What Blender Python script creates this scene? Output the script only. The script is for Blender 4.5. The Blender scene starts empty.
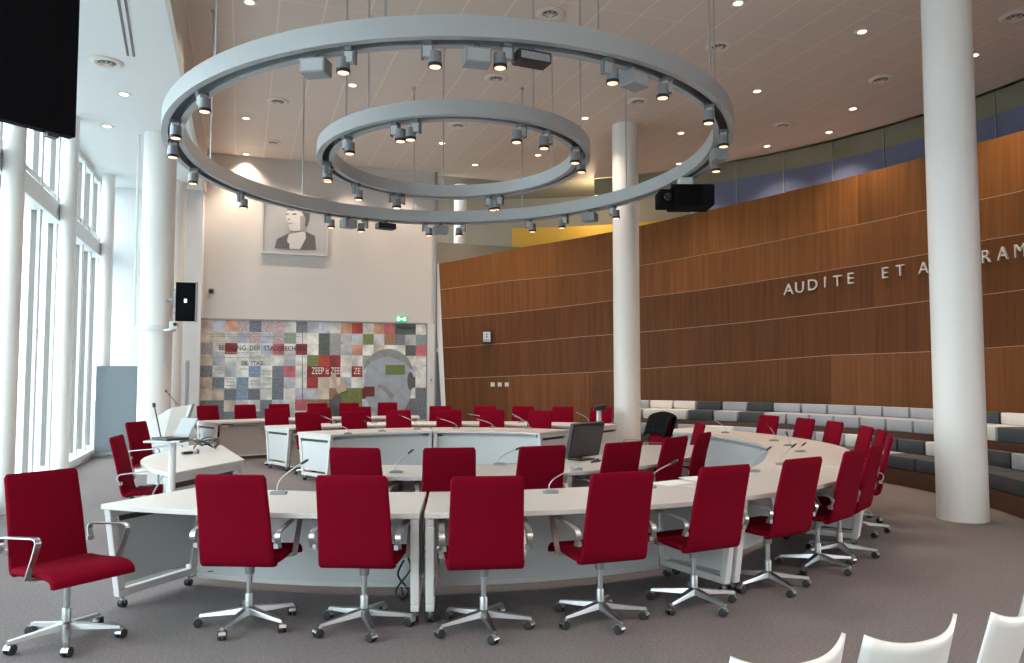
import bpy, math, random
from math import sin, cos, radians as rad, pi, hypot, atan2, sqrt
from mathutils import Vector, Matrix
random.seed(7)
SC = bpy.context.scene
COL = SC.collection

# ------------------------------------------------------------------ camera, world, light, exposure
F = 775.0; HOR = 376.0; EYE = 1.6; YAW = rad(19.3)
PITCH = math.atan((HOR - 331.5) / F)
cam = bpy.data.cameras.new('camera'); cam.lens = F / 1024 * 36; cam.sensor_width = 36
camo = bpy.data.objects.new('camera', cam); COL.objects.link(camo)
camo.location = (0, 0, EYE); camo.rotation_euler = (pi / 2 + PITCH, 0, -YAW)
SC.camera = camo
w = bpy.data.worlds.new('overcast_sky'); SC.world = w; w.use_nodes = True
bg = w.node_tree.nodes['Background']; bg.inputs[0].default_value = (0.92, 0.96, 1.0, 1); bg.inputs[1].default_value = 4.7
SC.view_settings.view_transform = 'Standard'; SC.view_settings.look = 'None'
SC.view_settings.gamma = 1; SC.view_settings.exposure = 0.58; SC.view_settings.use_curve_mapping = False

CEIL = 6.65; SOF = 5.7; SOFX = -0.8; WINX = -2.78; BACKY = 18.6
CX, CY = 2.45, 9.74            # centre of the round council table

def lamp(name, kind, loc, power, color, size=0.15, target=None, spot=None, blend=.6):
    l = bpy.data.lights.new(name, kind); l.energy = power; l.color = color
    if kind == 'AREA': l.shape = 'DISK'; l.size = size
    else: l.shadow_soft_size = size
    if kind == 'SPOT': l.spot_size = rad(spot or 90); l.spot_blend = blend
    o = bpy.data.objects.new(name, l); COL.objects.link(o); o.location = loc
    if target is not None:
        d = Vector(target) - Vector(loc); o.rotation_euler = d.to_track_quat('-Z', 'Y').to_euler()
    return o

# ------------------------------------------------------------------ geometry of the view
def ray(x, y):
    u = x - 512; v = 331.5 - y
    a, b, c = u, F * cos(PITCH) - v * sin(PITCH), F * sin(PITCH) + v * cos(PITCH)
    return Vector((a * cos(YAW) + b * sin(YAW), -a * sin(YAW) + b * cos(YAW), c))
def at(x, y, z):                       # point at height z seen at pixel
    d = ray(x, y); t = (z - EYE) / d.z
    return Vector((d.x * t, d.y * t, z))
def atd(x, y, dep):                    # point at horizontal depth dep
    d = ray(x, y); f = d.x * sin(YAW) + d.y * cos(YAW)
    return d * (dep / f) + Vector((0, 0, EYE))
def depth(p): return p[0] * sin(YAW) + p[1] * cos(YAW)
def circ(x, R, far=True, y=None):      # angle round C where the sight line at x meets the circle R
    d = ray(x, y if y is not None else HOR); d = Vector((d.x, d.y)).normalized()
    b = -(d.x * CX + d.y * CY); c = CX * CX + CY * CY - R * R
    disc = b * b - c
    t = -b + sqrt(max(disc, 0)) * (1 if far else -1)
    return atan2(d.y * t - CY, d.x * t - CX)
def cyl(x, y, R, far=True):            # angle and height on the cylinder R at a pixel
    th = circ(x, R, far, y); X, Y = CX + R * cos(th), CY + R * sin(th)
    d = ray(x, y); t = hypot(X, Y) / hypot(d.x, d.y)
    return th, EYE + d.z * t
def pol(th, R, z=0):
    if 3.9 < R < 5.3: R -= .15 * math.exp(-((th + rad(40)) / rad(16)) ** 2)
    return Vector((CX + R * cos(th), CY + R * sin(th), z))

# ------------------------------------------------------------------ materials
def mat(name, col, rough=.5, metal=0, noise=0, nscale=30, bump=0, bscale=200, spec=None, emit=None, estr=0):
    m = bpy.data.materials.new(name); m.use_nodes = True; nt = m.node_tree; b = nt.nodes['Principled BSDF']
    b.inputs['Base Color'].default_value = (*col, 1); b.inputs['Roughness'].default_value = rough; b.inputs['Metallic'].default_value = metal
    if spec is not None: b.inputs['Specular IOR Level'].default_value = spec
    tc = nt.nodes.new('ShaderNodeTexCoord')
    n = nt.nodes.new('ShaderNodeTexNoise'); n.inputs['Scale'].default_value = nscale; n.inputs['Detail'].default_value = 4
    nt.links.new(tc.outputs['Object'], n.inputs['Vector'])
    if True:
        k = noise if noise else .02
        r = nt.nodes.new('ShaderNodeMix'); r.data_type = 'RGBA'
        r.inputs[6].default_value = (*[c * (1 - k) for c in col], 1); r.inputs[7].default_value = (*[min(1, c * (1 + k)) for c in col], 1)
        nt.links.new(n.outputs['Fac'], r.inputs[0]); nt.links.new(r.outputs[2], b.inputs['Base Color'])
    if bump:
        n2 = nt.nodes.new('ShaderNodeTexNoise'); n2.inputs['Scale'].default_value = bscale; n2.inputs['Detail'].default_value = 2
        nt.links.new(tc.outputs['Object'], n2.inputs['Vector'])
        bp = nt.nodes.new('ShaderNodeBump'); bp.inputs['Strength'].default_value = bump; bp.inputs['Distance'].default_value = .003
        nt.links.new(n2.outputs['Fac'], bp.inputs['Height']); nt.links.new(bp.outputs['Normal'], b.inputs['Normal'])
    if emit: b.inputs['Emission Color'].default_value = (*emit, 1); b.inputs['Emission Strength'].default_value = estr
    return m
def col_attr_mat(name, rough=.5, wood=False, spec=.4):
    m = bpy.data.materials.new(name); m.use_nodes = True; nt = m.node_tree; b = nt.nodes['Principled BSDF']
    b.inputs['Roughness'].default_value = rough; b.inputs['Specular IOR Level'].default_value = spec
    a = nt.nodes.new('ShaderNodeAttribute'); a.attribute_name = 'tint'
    out = a.outputs['Color']
    uv = nt.nodes.new('ShaderNodeUVMap'); mp = nt.nodes.new('ShaderNodeMapping')
    nt.links.new(uv.outputs['UV'], mp.inputs['Vector'])
    n = nt.nodes.new('ShaderNodeTexNoise'); nt.links.new(mp.outputs['Vector'], n.inputs['Vector'])
    cr = nt.nodes.new('ShaderNodeValToRGB'); nt.links.new(n.outputs['Fac'], cr.inputs['Fac'])
    if wood:
        mp.inputs['Scale'].default_value = (14, .5, 1); n.inputs['Scale'].default_value = 1.0; n.inputs['Detail'].default_value = 6
        cr.color_ramp.elements[0].position = .3; cr.color_ramp.elements[0].color = (.80, .77, .74, 1)
        cr.color_ramp.elements[1].position = .72; cr.color_ramp.elements[1].color = (1.2, 1.17, 1.12, 1)
    else:
        n.inputs['Scale'].default_value = 26; n.inputs['Detail'].default_value = 5
        cr.color_ramp.elements[0].position = .35; cr.color_ramp.elements[0].color = (.62, .62, .62, 1)
        cr.color_ramp.elements[1].position = .62; cr.color_ramp.elements[1].color = (1.1, 1.1, 1.1, 1)
    mx = nt.nodes.new('ShaderNodeMix'); mx.data_type = 'RGBA'; mx.blend_type = 'MULTIPLY'; mx.inputs[0].default_value = 1
    nt.links.new(out, mx.inputs[6]); nt.links.new(cr.outputs['Color'], mx.inputs[7]); nt.links.new(mx.outputs[2], b.inputs['Base Color'])
    return m
M = dict(
    white=mat('white_paint', (.68, .67, .66), .6), wallw=mat('warm_white_wall', (.60, .565, .54), .8), wallc=mat('cool_white_wall', (.78, .79, .81), .8),
    soffit=mat('white_plaster', (.74, .75, .75), .85), fascia=mat('beige_plaster', (.62, .54, .48), .85),
    col=mat('column_paint', (.78, .76, .74), .4), top=mat('white_laminate', (.66, .625, .60), .3), panel=mat('white_panel', (.62, .63, .64), .35),
    tan=mat('pale_table_panel', (.50, .45, .41), .45), gap=mat('slot_shade_dark', (.05, .04, .04), .6),
    red=mat('red_wool', (.170, .0015, .012), .9, noise=.12, nscale=60, bump=.5, bscale=500, spec=.06),
    chrome=mat('polished_aluminium', (.50, .50, .51), .32, 1.0), alu=mat('brushed_aluminium', (.48, .49, .50), .38, .9),
    black=mat('black_plastic', (.012, .012, .014), .4), matte=mat('matt_black', (.004, .004, .005), .9, spec=.1), grey=mat('grey_plastic', (.25, .26, .28), .5),
    ring=mat('grey_metal_band', (.40, .41, .42), .5, .15), ringd=mat('dark_grey_channel', (.13, .14, .15), .6),
    spot=mat('grey_spot_body', (.26, .27, .29), .35, .5), lens=mat('warm_lamp_lens', (.9, .7, .5), .3, emit=(1, .62, .42), estr=1.0),
    down=mat('downlight_glow', (1, .95, .85), .3, emit=(1, .88, .72), estr=2.2), vent=mat('cream_vent', (.72, .66, .60), .5), ventd=mat('vent_dark', (.16, .14, .13), .5),
    glassf=mat('window_frame', (.72, .74, .75), .4), blue=mat('blue_grey_felt', (.20, .235, .26), .9, noise=.15, nscale=40, bump=.4),
    dcush=mat('dark_grey_cushion', (.055, .062, .07), .8, noise=.1), lcush=mat('light_grey_cushion', (.38, .39, .43), .8, noise=.06), wcush=mat('white_cushion', (.72, .69, .66), .7, noise=.04),
    plast=mat('white_plastic_shell', (.80, .79, .77), .3), rubber=mat('black_rubber', (.02, .02, .02), .7), letter=mat('steel_letter', (.68, .62, .56), .4, .3),
    lmetal=mat('dull_letter_side', (.35, .31, .28), .4, .5), green=mat('exit_green', (.0, .32, .14), .5, emit=(.02, .5, .22), estr=.6), signw=mat('sign_white', (.9, .95, .9), .5, emit=(.8, 1, .9), estr=.9),
    screen=mat('dark_glass_screen', (.02, .02, .025), .12), olive=mat('olive_wall', (.33, .30, .24), .8), yellow=mat('ochre_wall', (.62, .36, .05), .7), yellowd=mat('dark_ochre', (.30, .18, .04), .7),
    bluep=mat('sky_reflection_glass', (.13, .15, .25), .06, noise=.2, nscale=.6), olg=mat('olive_glass', (.20, .20, .14), .15), seam=mat('seam_highlight_tone', (.50, .33, .22), .35),
    ink=mat('black_ink', (.03, .03, .03), .7), cream=mat('cream_ink', (.85, .8, .75), .7), pale=mat('portrait_ground', (.42, .42, .43), .5), skin=mat('portrait_pale', (.62, .61, .60), .6),
    jack=mat('portrait_dark', (.13, .12, .13), .6), mid=mat('portrait_mid', (.36, .34, .34), .6), frame=mat('thin_pale_frame', (.55, .53, .52), .5), jacket=mat('black_jacket_cloth', (.010, .010, .011), .95, spec=.05, noise=.3, nscale=40),
    paper=mat('paper_white', (.85, .85, .85), .7), steel=mat('grey_steel', (.30, .31, .32), .4, .6), head=mat('mural_blue_head', (.36, .40, .46), .6, noise=.25, nscale=8), cap=mat('mural_grey_cap', (.26, .28, .29), .6, noise=.4, nscale=12),
    screenr=mat('dim_screen', (.20, .21, .23), .2), outd=mat('distant_ground', (.45, .48, .5), .9), bld=mat('distant_building', (.30, .33, .37), .9, noise=.3, nscale=.2), floorw=mat('wood_step', (.085, .034, .018), .4, noise=.3, nscale=12),
)
# glass for windows
def glassmat():
    m = bpy.data.materials.new('window_glass'); m.use_nodes = True; nt = m.node_tree; nt.nodes.clear()
    o = nt.nodes.new('ShaderNodeOutputMaterial'); mx = nt.nodes.new('ShaderNodeMixShader'); t = nt.nodes.new('ShaderNodeBsdfTransparent'); g = nt.nodes.new('ShaderNodeBsdfGlossy')
    t.inputs[0].default_value = (.88, .95, .95, 1); g.inputs['Roughness'].default_value = .03; mx.inputs[0].default_value = .07
    nt.links.new(t.outputs[0], mx.inputs[1]); nt.links.new(g.outputs[0], mx.inputs[2]); nt.links.new(mx.outputs[0], o.inputs[0]); return m
M['glass'] = glassmat()
M['wood'] = col_attr_mat('curved_wood_veneer', .5, True, .18)
M['mural'] = col_attr_mat('printed_mural_tiles', .55)
# carpet
def carpet():
    m = bpy.data.materials.new('grey_carpet'); m.use_nodes = True; nt = m.node_tree; b = nt.nodes['Principled BSDF']
    tc = nt.nodes.new('ShaderNodeTexCoord'); n = nt.nodes.new('ShaderNodeTexNoise'); n.inputs['Scale'].default_value = 55; n.inputs['Detail'].default_value = 6; n.inputs['Roughness'].default_value = .75
    n2 = nt.nodes.new('ShaderNodeTexNoise'); n2.inputs['Scale'].default_value = 1.1; n2.inputs['Detail'].default_value = 3
    cr = nt.nodes.new('ShaderNodeValToRGB'); cr.color_ramp.elements[0].position = .3; cr.color_ramp.elements[0].color = (.120, .104, .106, 1)
    cr.color_ramp.elements[1].position = .7; cr.color_ramp.elements[1].color = (.262, .232, .234, 1)
    mx = nt.nodes.new('ShaderNodeMix'); mx.data_type = 'RGBA'; mx.blend_type = 'MULTIPLY'; mx.inputs[0].default_value = .25
    for q in (n, n2): nt.links.new(tc.outputs['Object'], q.inputs['Vector'])
    nt.links.new(n.outputs['Fac'], cr.inputs['Fac']); nt.links.new(cr.outputs['Color'], mx.inputs[6]); nt.links.new(n2.outputs['Color'], mx.inputs[7])
    mx.inputs[0].default_value = .15
    nt.links.new(mx.outputs[2], b.inputs['Base Color']); b.inputs['Roughness'].default_value = .95; b.inputs['Specular IOR Level'].default_value = .15
    bp = nt.nodes.new('ShaderNodeBump'); bp.inputs['Strength'].default_value = .5; bp.inputs['Distance'].default_value = .004
    nt.links.new(n.outputs['Fac'], bp.inputs['Height']); nt.links.new(bp.outputs['Normal'], b.inputs['Normal']); return m
M['carpet'] = carpet()
# ceiling tiles: pale joints on a grid aligned with the room
def tiles():
    m = bpy.data.materials.new('ceiling_tiles'); m.use_nodes = True; nt = m.node_tree; b = nt.nodes['Principled BSDF']
    tc = nt.nodes.new('ShaderNodeTexCoord'); sp = nt.nodes.new('ShaderNodeSeparateXYZ'); nt.links.new(tc.outputs['Object'], sp.inputs[0])
    def line(sock, per, wd):
        a = nt.nodes.new('ShaderNodeMath'); a.operation = 'MODULO'; a.inputs[1].default_value = per
        ad = nt.nodes.new('ShaderNodeMath'); ad.operation = 'ADD'; ad.inputs[1].default_value = 60 * per + .2
        nt.links.new(sock, ad.inputs[0]); nt.links.new(ad.outputs[0], a.inputs[0])
        c = nt.nodes.new('ShaderNodeMath'); c.operation = 'LESS_THAN'; c.inputs[1].default_value = wd; nt.links.new(a.outputs[0], c.inputs[0]); return c.outputs[0]
    l1 = line(sp.outputs['X'], .6, .022); l2 = line(sp.outputs['Y'], 1.2, .014)
    s = nt.nodes.new('ShaderNodeMath'); s.operation = 'MAXIMUM'; nt.links.new(l1, s.inputs[0]); nt.links.new(l2, s.inputs[1])
    r = nt.nodes.new('ShaderNodeMix'); r.data_type = 'RGBA'; r.inputs[6].default_value = (.68, .585, .52, 1); r.inputs[7].default_value = (.82, .71, .62, 1)
    nt.links.new(s.outputs[0], r.inputs[0]); nt.links.new(r.outputs[2], b.inputs['Base Color']); b.inputs['Roughness'].default_value = .6; return m
M['tiles'] = tiles()

# ------------------------------------------------------------------ mesh helpers
class MB:
    def __init__(s): s.v = []; s.f = []; s.m = []; s.c = []; s.uv = []
    def add(s, vs, fs, m=0, c=None, uv=None):
        o = len(s.v); s.v += [tuple(v) for v in vs]
        for i, f in enumerate(fs):
            s.f.append([o + k for k in f]); s.m.append(m); s.c.append(c); s.uv.append([uv[k] for k in f] if uv else None)
        return s
    def box(s, x0, x1, y0, y1, z0, z1, m=0, T=None):
        vs = [Vector((x, y, z)) for z in (z0, z1) for y in (y0, y1) for x in (x0, x1)]
        if T is not None: vs = [T @ v for v in vs]
        return s.add(vs, [(0, 2, 3, 1), (4, 5, 7, 6), (0, 1, 5, 4), (2, 6, 7, 3), (0, 4, 6, 2), (1, 3, 7, 5)], m)
    def lathe(s, prof, n=20, m=0, T=None):           # prof: (r, z)
        vs = []; fs = []
        for r, z in prof:
            for k in range(n):
                a = 2 * pi * k / n; v = Vector((r * cos(a), r * sin(a), z)); vs.append(T @ v if T is not None else v)
        for i in range(len(prof) - 1):
            for k in range(n):
                k2 = (k + 1) % n; fs.append((i * n + k, i * n + k2, (i + 1) * n + k2, (i + 1) * n + k))
        fs.append(list(range(n))[::-1]); fs.append([(len(prof) - 1) * n + k for k in range(n)])
        return s.add(vs, fs, m)
    def tube(s, pts, r, n=8, m=0, flat=None):         # swept round tube; flat=(w,h,sideaxis) for a flat bar
        pts = [Vector(p) for p in pts]; vs = []; fs = []; L = len(pts)
        up = Vector((0, 0, 1)); prevN = None
        for i, p in enumerate(pts):
            d = (pts[min(i + 1, L - 1)] - pts[max(i - 1, 0)]).normalized()
            if flat: S = Vector(flat[2]).normalized(); N = d.cross(S).normalized()
            else:
                if prevN is None: prevN = d.orthogonal().normalized()
                N = (prevN - d * prevN.dot(d)).normalized(); prevN = N; S = d.cross(N).normalized()
            rr = r[i] if isinstance(r, (list, tuple)) else r
            if flat:
                for a, b in ((-1, -1), (1, -1), (1, 1), (-1, 1)): vs.append(p + S * a * flat[0] / 2 + N * b * flat[1] / 2)
            else:
                for k in range(n):
                    a = 2 * pi * k / n; vs.append(p + N * cos(a) * rr + S * sin(a) * rr)
        n = 4 if flat else n
        for i in range(L - 1):
            for k in range(n):
                k2 = (k + 1) % n; fs.append((i * n + k, i * n + k2, (i + 1) * n + k2, (i + 1) * n + k))
        fs.append(list(range(n))[::-1]); fs.append([(L - 1) * n + k for k in range(n)])
        return s.add(vs, fs, m)
    def arc(s, a0, a1, r0, r1, z0, z1, n=12, m=0):    # solid ring sector about C
        vs = []; fs = []
        for i in range(n + 1):
            t = a0 + (a1 - a0) * i / n
            for r, z in ((r0, z0), (r1, z0), (r1, z1), (r0, z1)): vs.append(pol(t, r, z))
        for i in range(n):
            for k in range(4):
                k2 = (k + 1) % 4; fs.append((i * 4 + k, i * 4 + k2, i * 4 + 4 + k2, i * 4 + 4 + k))
        fs.append((3, 2, 1, 0)); fs.append([n * 4 + k for k in range(4)])
        return s.add(vs, fs, m)
    def prism(s, poly, T, h, m=0):                    # 2D polygon extruded h along local z
        n = len(poly); vs = [T @ Vector((x, y, 0)) for x, y in poly] + [T @ Vector((x, y, h)) for x, y in poly]
        fs = [list(range(n))[::-1], [n + k for k in range(n)]] + [(k, (k + 1) % n, n + (k + 1) % n, n + k) for k in range(n)]
        return s.add(vs, fs, m)
    def build(s, name, mats, parent=None, smooth=False, bevel=0, loc=None, kind=None, auto=40):
        me = bpy.data.meshes.new(name); me.from_pydata(s.v, [], s.f)
        if not isinstance(mats, (list, tuple)): mats = [mats]
        for mm in mats: me.materials.append(M[mm] if isinstance(mm, str) else mm)
        me.polygons.foreach_set('material_index', s.m)
        if any(c is not None for c in s.c):
            ca = me.color_attributes.new('tint', 'FLOAT_COLOR', 'CORNER')
            for p in me.polygons:
                c = s.c[p.index] or (1, 1, 1)
                for li in p.loop_indices: ca.data[li].color = (*c, 1)
        if any(u is not None for u in s.uv):
            ul = me.uv_layers.new(name='UVMap')
            for p in me.polygons:
                u = s.uv[p.index]
                if u:
                    for j, li in enumerate(p.loop_indices): ul.data[li].uv = u[j]
        import bmesh
        bm = bmesh.new(); bm.from_mesh(me)
        if not any(c is not None for c in s.c): bmesh.ops.recalc_face_normals(bm, faces=bm.faces)
        if bevel: bmesh.ops.bevel(bm, geom=[e for e in bm.edges if e.calc_face_angle(0) > .6], offset=bevel, segments=2, affect='EDGES', profile=.5)
        if smooth:
            for f in bm.faces: f.smooth = True
            for e in bm.edges:
                if e.calc_face_angle(0) > rad(auto): e.smooth = False
        bm.to_mesh(me); bm.free()
        o = bpy.data.objects.new(name, me); COL.objects.link(o)
        if parent: o.parent = parent
        if loc is not None: o.location = loc
        if kind: o['kind'] = kind
        return o
def tag(o, label, cat, group=None, kind=None):
    o['label'] = label; o['category'] = cat
    if group: o['group'] = group
    if kind: o['kind'] = kind
    return o
def thing(name, label, cat, loc=(0, 0, 0), rz=0, group=None):
    o = bpy.data.objects.new(name, None); COL.objects.link(o); o.location = loc; o.rotation_euler = (0, 0, rz); o.empty_display_size = .1
    return tag(o, label, cat, group)
def dup(root, loc, rz, label=None, rot=None):
    r = root.copy(); COL.objects.link(r); r.location = loc; r.rotation_euler = (0, 0, rz) if rot is None else rot
    if label: r['label'] = label
    for ch in list(root.children):
        c = ch.copy(); COL.objects.link(c); c.parent = r
        for g in ch.children:
            d = g.copy(); COL.objects.link(d); d.parent = c
    return r
def at_world(o, *parts):                              # children built in world space: undo the empty's transform
    bpy.context.view_layer.update()
    inv = o.matrix_basis.inverted()
    for p in parts: p.data.transform(inv)
ORD = ['first', 'second', 'third', 'fourth', 'fifth', 'sixth', 'seventh', 'eighth', 'ninth', 'tenth', 'eleventh', 'twelfth', 'thirteenth', 'fourteenth', 'fifteenth', 'sixteenth', 'seventeenth', 'eighteenth', 'nineteenth', 'twentieth']
def ordinal(i): return 'leftmost' if i == 0 else ORD[i] + ' from left'

# ------------------------------------------------------------------ room shell
MB().box(-2.9, 18, -4.3, 24, -.12, 0).build('floor', 'carpet', kind='structure')
# main ceiling: disc edge around C on the right, straight elsewhere
RE = 10.0
edge = [pol(rad(a), RE) for a in range(-62, 63, 3)]
poly = [(SOFX, -4.3), (edge[0].x, -4.3)] + [(p.x, p.y) for p in edge] + [(edge[-1].x, BACKY + .2), (SOFX, BACKY + .2)]
MB().prism(poly, Matrix.Translation((0, 0, CEIL)), .15).build('ceiling', 'tiles', kind='structure')
MB().box(-2.95, SOFX - .052, -4.3, BACKY, SOF, SOF + .12).build('ceiling_side', 'soffit', kind='structure')
MB().box(SOFX - .05, SOFX, -4.3, BACKY, SOF, CEIL + .1).build('trim_1', 'fascia', kind='structure')
MB().box(-2.9, 4.52, BACKY, BACKY + .2, 0, CEIL).build('wall_back', 'wallw', kind='structure')
MB().box(-2.9, SOFX - .02, BACKY - .03, BACKY - .002, 0, SOF).build('wall_back_left', 'wallc', kind='structure')
MB().box(4.3, 7.9, BACKY + .5, BACKY + .7, 0, 5).build('wall_back_recess', 'olive', kind='structure')
MB().box(-3, 18, -4.45, -4.3, 0, CEIL + .1).build('wall_rear', 'wallw', kind='structure')
# window wall: frames, mullions, transom, glass
def window(i, y0, y1):
    f = MB(); X0, X1 = WINX - .16, WINX - .04
    f.box(X0, X1, y0, y1, 0, .16).box(X0, X1, y0, y1, SOF - .12, SOF)
    f.box(X0 - .02, WINX + .06, y0, y1, 4.02, 4.30).box(X0, X1, y0, y1, 4.42, 4.5)
    k = y0
    while k < y1 - .01:
        f.box(X0, X1, k - .03, k + .03, .16, SOF - .1)
        f.box(X1 - .01, WINX - .01, k - .10, k + .04, .16, SOF - .1)
        k += (y1 - y0) / 3
    o = f.build('window_%d' % i, 'glassf', kind='structure')
    s = MB().box(WINX - .04, WINX + .12, y0, y1, .10, .17).box(WINX - .02, WINX + .06, y0, y1, 0, .10).build('window_sill', 'white', o)
    g = MB().box(WINX - .11, WINX - .10, y0, y1, .16, SOF - .1).build('glass_pane', 'glass', o)
    d = MB(); k = y0
    while k < y1 - .01:
        for s2 in (-.035, .035):
            d.box(WINX - .14, WINX - .07, k + s2 - .008, k + s2 + .008, .2, SOF - .14)
        k += (y1 - y0) / 3
    d.build('seal_strip', 'ventd', o)
ys = [-3.0, .2, 3.4, 6.6, 9.76, 12.9, 16.1, 18.58]
for i in range(7): window(i + 1, ys[i], ys[i + 1])
MB().box(-2.95, WINX, -4.3, -3.0, 0, SOF).build('wall_left', 'wallc', kind='structure')
# recessed strip in the soffit
qa = at(112, -60, SOF); qb = at(131, 56, SOF); dd_ = (qb - qa).normalized(); sl = MB()
for o_ in (-.035, .035): sl.tube([qa + Vector((o_, 0, -.002)), qb + Vector((o_, 0, -.002))], 0, flat=(.03, .006, (1, 0, 0)))
sl.build('trim_2', 'ventd', kind='structure')

# outside: pale ground and a low far building seen through the glass
MB().box(-120, -3.4, -40, 160, -3.2, -3.0).build('ground_outside', 'outd', kind='structure')
b = thing('office_building', 'distant pale grey building seen through the window glass', 'building', (-34, 78, -3))
MB().box(-9, 9, -7, 7, 0, 8).box(-4, 3, -7.5, 6, 8, 10.5).build('facade', 'bld', b)
wn = MB()
for z in (1.5, 4, 6.4):
    for k in range(8): wn.box(-8.2 + k * 2.1, -7.0 + k * 2.1, -7.06, -7, z, z + 1.2)
wn.build('window_row', 'steel', b)

# ------------------------------------------------------------------ curved wood wall
RW = 9.0; LEAN = .03
def wr(z): return RW + LEAN * z
seams_px = [
 [(446, 264), (530, 246), (614, 231), (700, 211), (790, 190), (865, 172), (929, 154), (1024, 129)],
 [(446.6, 290), (510, 281), (614, 269.7), (702, 254.8), (765, 243), (829.5, 230), (919, 211), (1024, 190)],
 [(450, 318.8), (510, 313), (612.5, 300.6), (700, 290.3), (771, 279.5), (842.8, 268), (927, 254), (985, 240), (1024, 234)],
 [(450, 348), (582, 337), (700, 327), (815, 314.5), (929, 301), (1024, 290)],
 [(450, 379), (589, 372.6), (700, 365), (832.8, 355.4), (929, 352), (1024, 346)],
]
def seam(pts):
    out = []
    for x, y in pts:
        th, z = cyl(x, y, RW + .1); out.append((th, z))
    return out
SE = [seam(p) for p in seams_px]
def interp(tab, th):
    t = sorted(tab)
    if th <= t[0][0]:
        (a, za), (b2, zb) = t[0], t[2]
        return za + (zb - za) / (b2 - a) * (th - a) * .6
    for (a, za), (b2, zb) in zip(t, t[1:]):
        if th <= b2: return za + (zb - za) * (th - a) / (b2 - a)
    return t[-1][1]
TH1 = circ(447, RW); TH0 = rad(-40)
NSEG = 120
def row(k, th):
    if k == 5: return 0.0
    return interp(SE[k], th)
def wallpt(th, z, off=0):
    # the left end of the wall leans outwards
    r = (th - TH0) / (TH1 - TH0); th2 = th + max(0, r) ** 8 * rad(.33) * (z - .3)
    return pol(th2, wr(z) + off, z)
mbw = MB()
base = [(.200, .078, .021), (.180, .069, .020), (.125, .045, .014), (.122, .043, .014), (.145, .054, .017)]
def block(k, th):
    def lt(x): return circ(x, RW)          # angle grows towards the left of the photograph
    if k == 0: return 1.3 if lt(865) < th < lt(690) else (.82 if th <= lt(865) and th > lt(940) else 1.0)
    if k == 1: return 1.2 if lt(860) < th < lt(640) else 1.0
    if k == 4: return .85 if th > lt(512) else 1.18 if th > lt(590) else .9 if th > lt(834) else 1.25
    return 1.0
rnd = random.Random(3)
for k in range(5):
    pw = 6 + rnd.randint(0, 2); shade = {}
    for i in range(NSEG):
        t0 = TH0 + (TH1 - TH0) * i / NSEG; t1 = TH0 + (TH1 - TH0) * (i + 1) / NSEG
        pi_ = i // 6
        if pi_ not in shade: shade[pi_] = rnd.uniform(.92, 1.08)
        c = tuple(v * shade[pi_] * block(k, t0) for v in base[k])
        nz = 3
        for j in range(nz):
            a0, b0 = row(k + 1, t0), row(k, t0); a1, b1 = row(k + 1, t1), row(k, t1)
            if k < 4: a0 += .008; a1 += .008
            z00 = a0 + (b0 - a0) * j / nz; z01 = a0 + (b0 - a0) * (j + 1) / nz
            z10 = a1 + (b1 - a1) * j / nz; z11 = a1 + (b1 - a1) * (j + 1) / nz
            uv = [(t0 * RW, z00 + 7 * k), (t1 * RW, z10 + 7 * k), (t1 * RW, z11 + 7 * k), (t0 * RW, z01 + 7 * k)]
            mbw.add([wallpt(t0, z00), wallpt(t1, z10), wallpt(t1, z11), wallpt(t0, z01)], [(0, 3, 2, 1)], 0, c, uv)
# top and back of the wall so that it has thickness
for i in range(NSEG):
    t0 = TH0 + (TH1 - TH0) * i / NSEG; t1 = TH0 + (TH1 - TH0) * (i + 1) / NSEG
    a, b_ = row(0, t0), row(0, t1); c = base[0]
    mbw.add([wallpt(t0, a), wallpt(t1, b_), wallpt(t1, b_, .2), wallpt(t0, a, .2)], [(0, 1, 2, 3)], 0, c, [(0, 0), (0, .1), (.1, .1), (.1, 0)])
    mbw.add([wallpt(t0, a, .2), wallpt(t1, b_, .2), wallpt(t1, 0, .2), wallpt(t0, 0, .2)], [(0, 1, 2, 3)], 0, c, [(0, 0), (0, .1), (.1, .1), (.1, 0)])
wall = mbw.build('wall_right', 'wood', kind='structure')
sm = MB()  # pale strips painted in for light caught on the row ledges
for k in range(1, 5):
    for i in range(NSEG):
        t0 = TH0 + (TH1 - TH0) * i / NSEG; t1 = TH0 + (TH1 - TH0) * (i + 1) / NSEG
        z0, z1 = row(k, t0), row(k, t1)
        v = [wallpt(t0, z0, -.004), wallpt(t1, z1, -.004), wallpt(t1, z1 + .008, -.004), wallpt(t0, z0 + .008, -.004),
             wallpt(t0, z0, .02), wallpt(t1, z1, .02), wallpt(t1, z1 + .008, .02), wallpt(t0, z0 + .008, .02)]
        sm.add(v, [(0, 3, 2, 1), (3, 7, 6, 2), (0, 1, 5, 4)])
sm.build('seam_highlight', 'seam', kind='structure')
# white end trim of the wall
ec = MB(); n = 12; vs = []
zt = row(0, TH1)
for i in range(n + 1):
    z = zt * i / n; a = wallpt(TH1, z, -.02); b_ = wallpt(TH1, z, .25)
    t = Vector((-(a.y - CY), a.x - CX, 0)).normalized() * (.10 + .04 * i / n)
    vs += [a, a + t, b_ + t, b_]
fs = []
for i in range(n):
    for k in range(4):
        k2 = (k + 1) % 4; fs.append((i * 4 + k, i * 4 + k2, i * 4 + 4 + k2, i * 4 + 4 + k))
fs += [(3, 2, 1, 0), (n * 4, n * 4 + 1, n * 4 + 2, n * 4 + 3)]
ec.add(vs, fs).build('trim_4', 'white', kind='structure')

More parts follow.
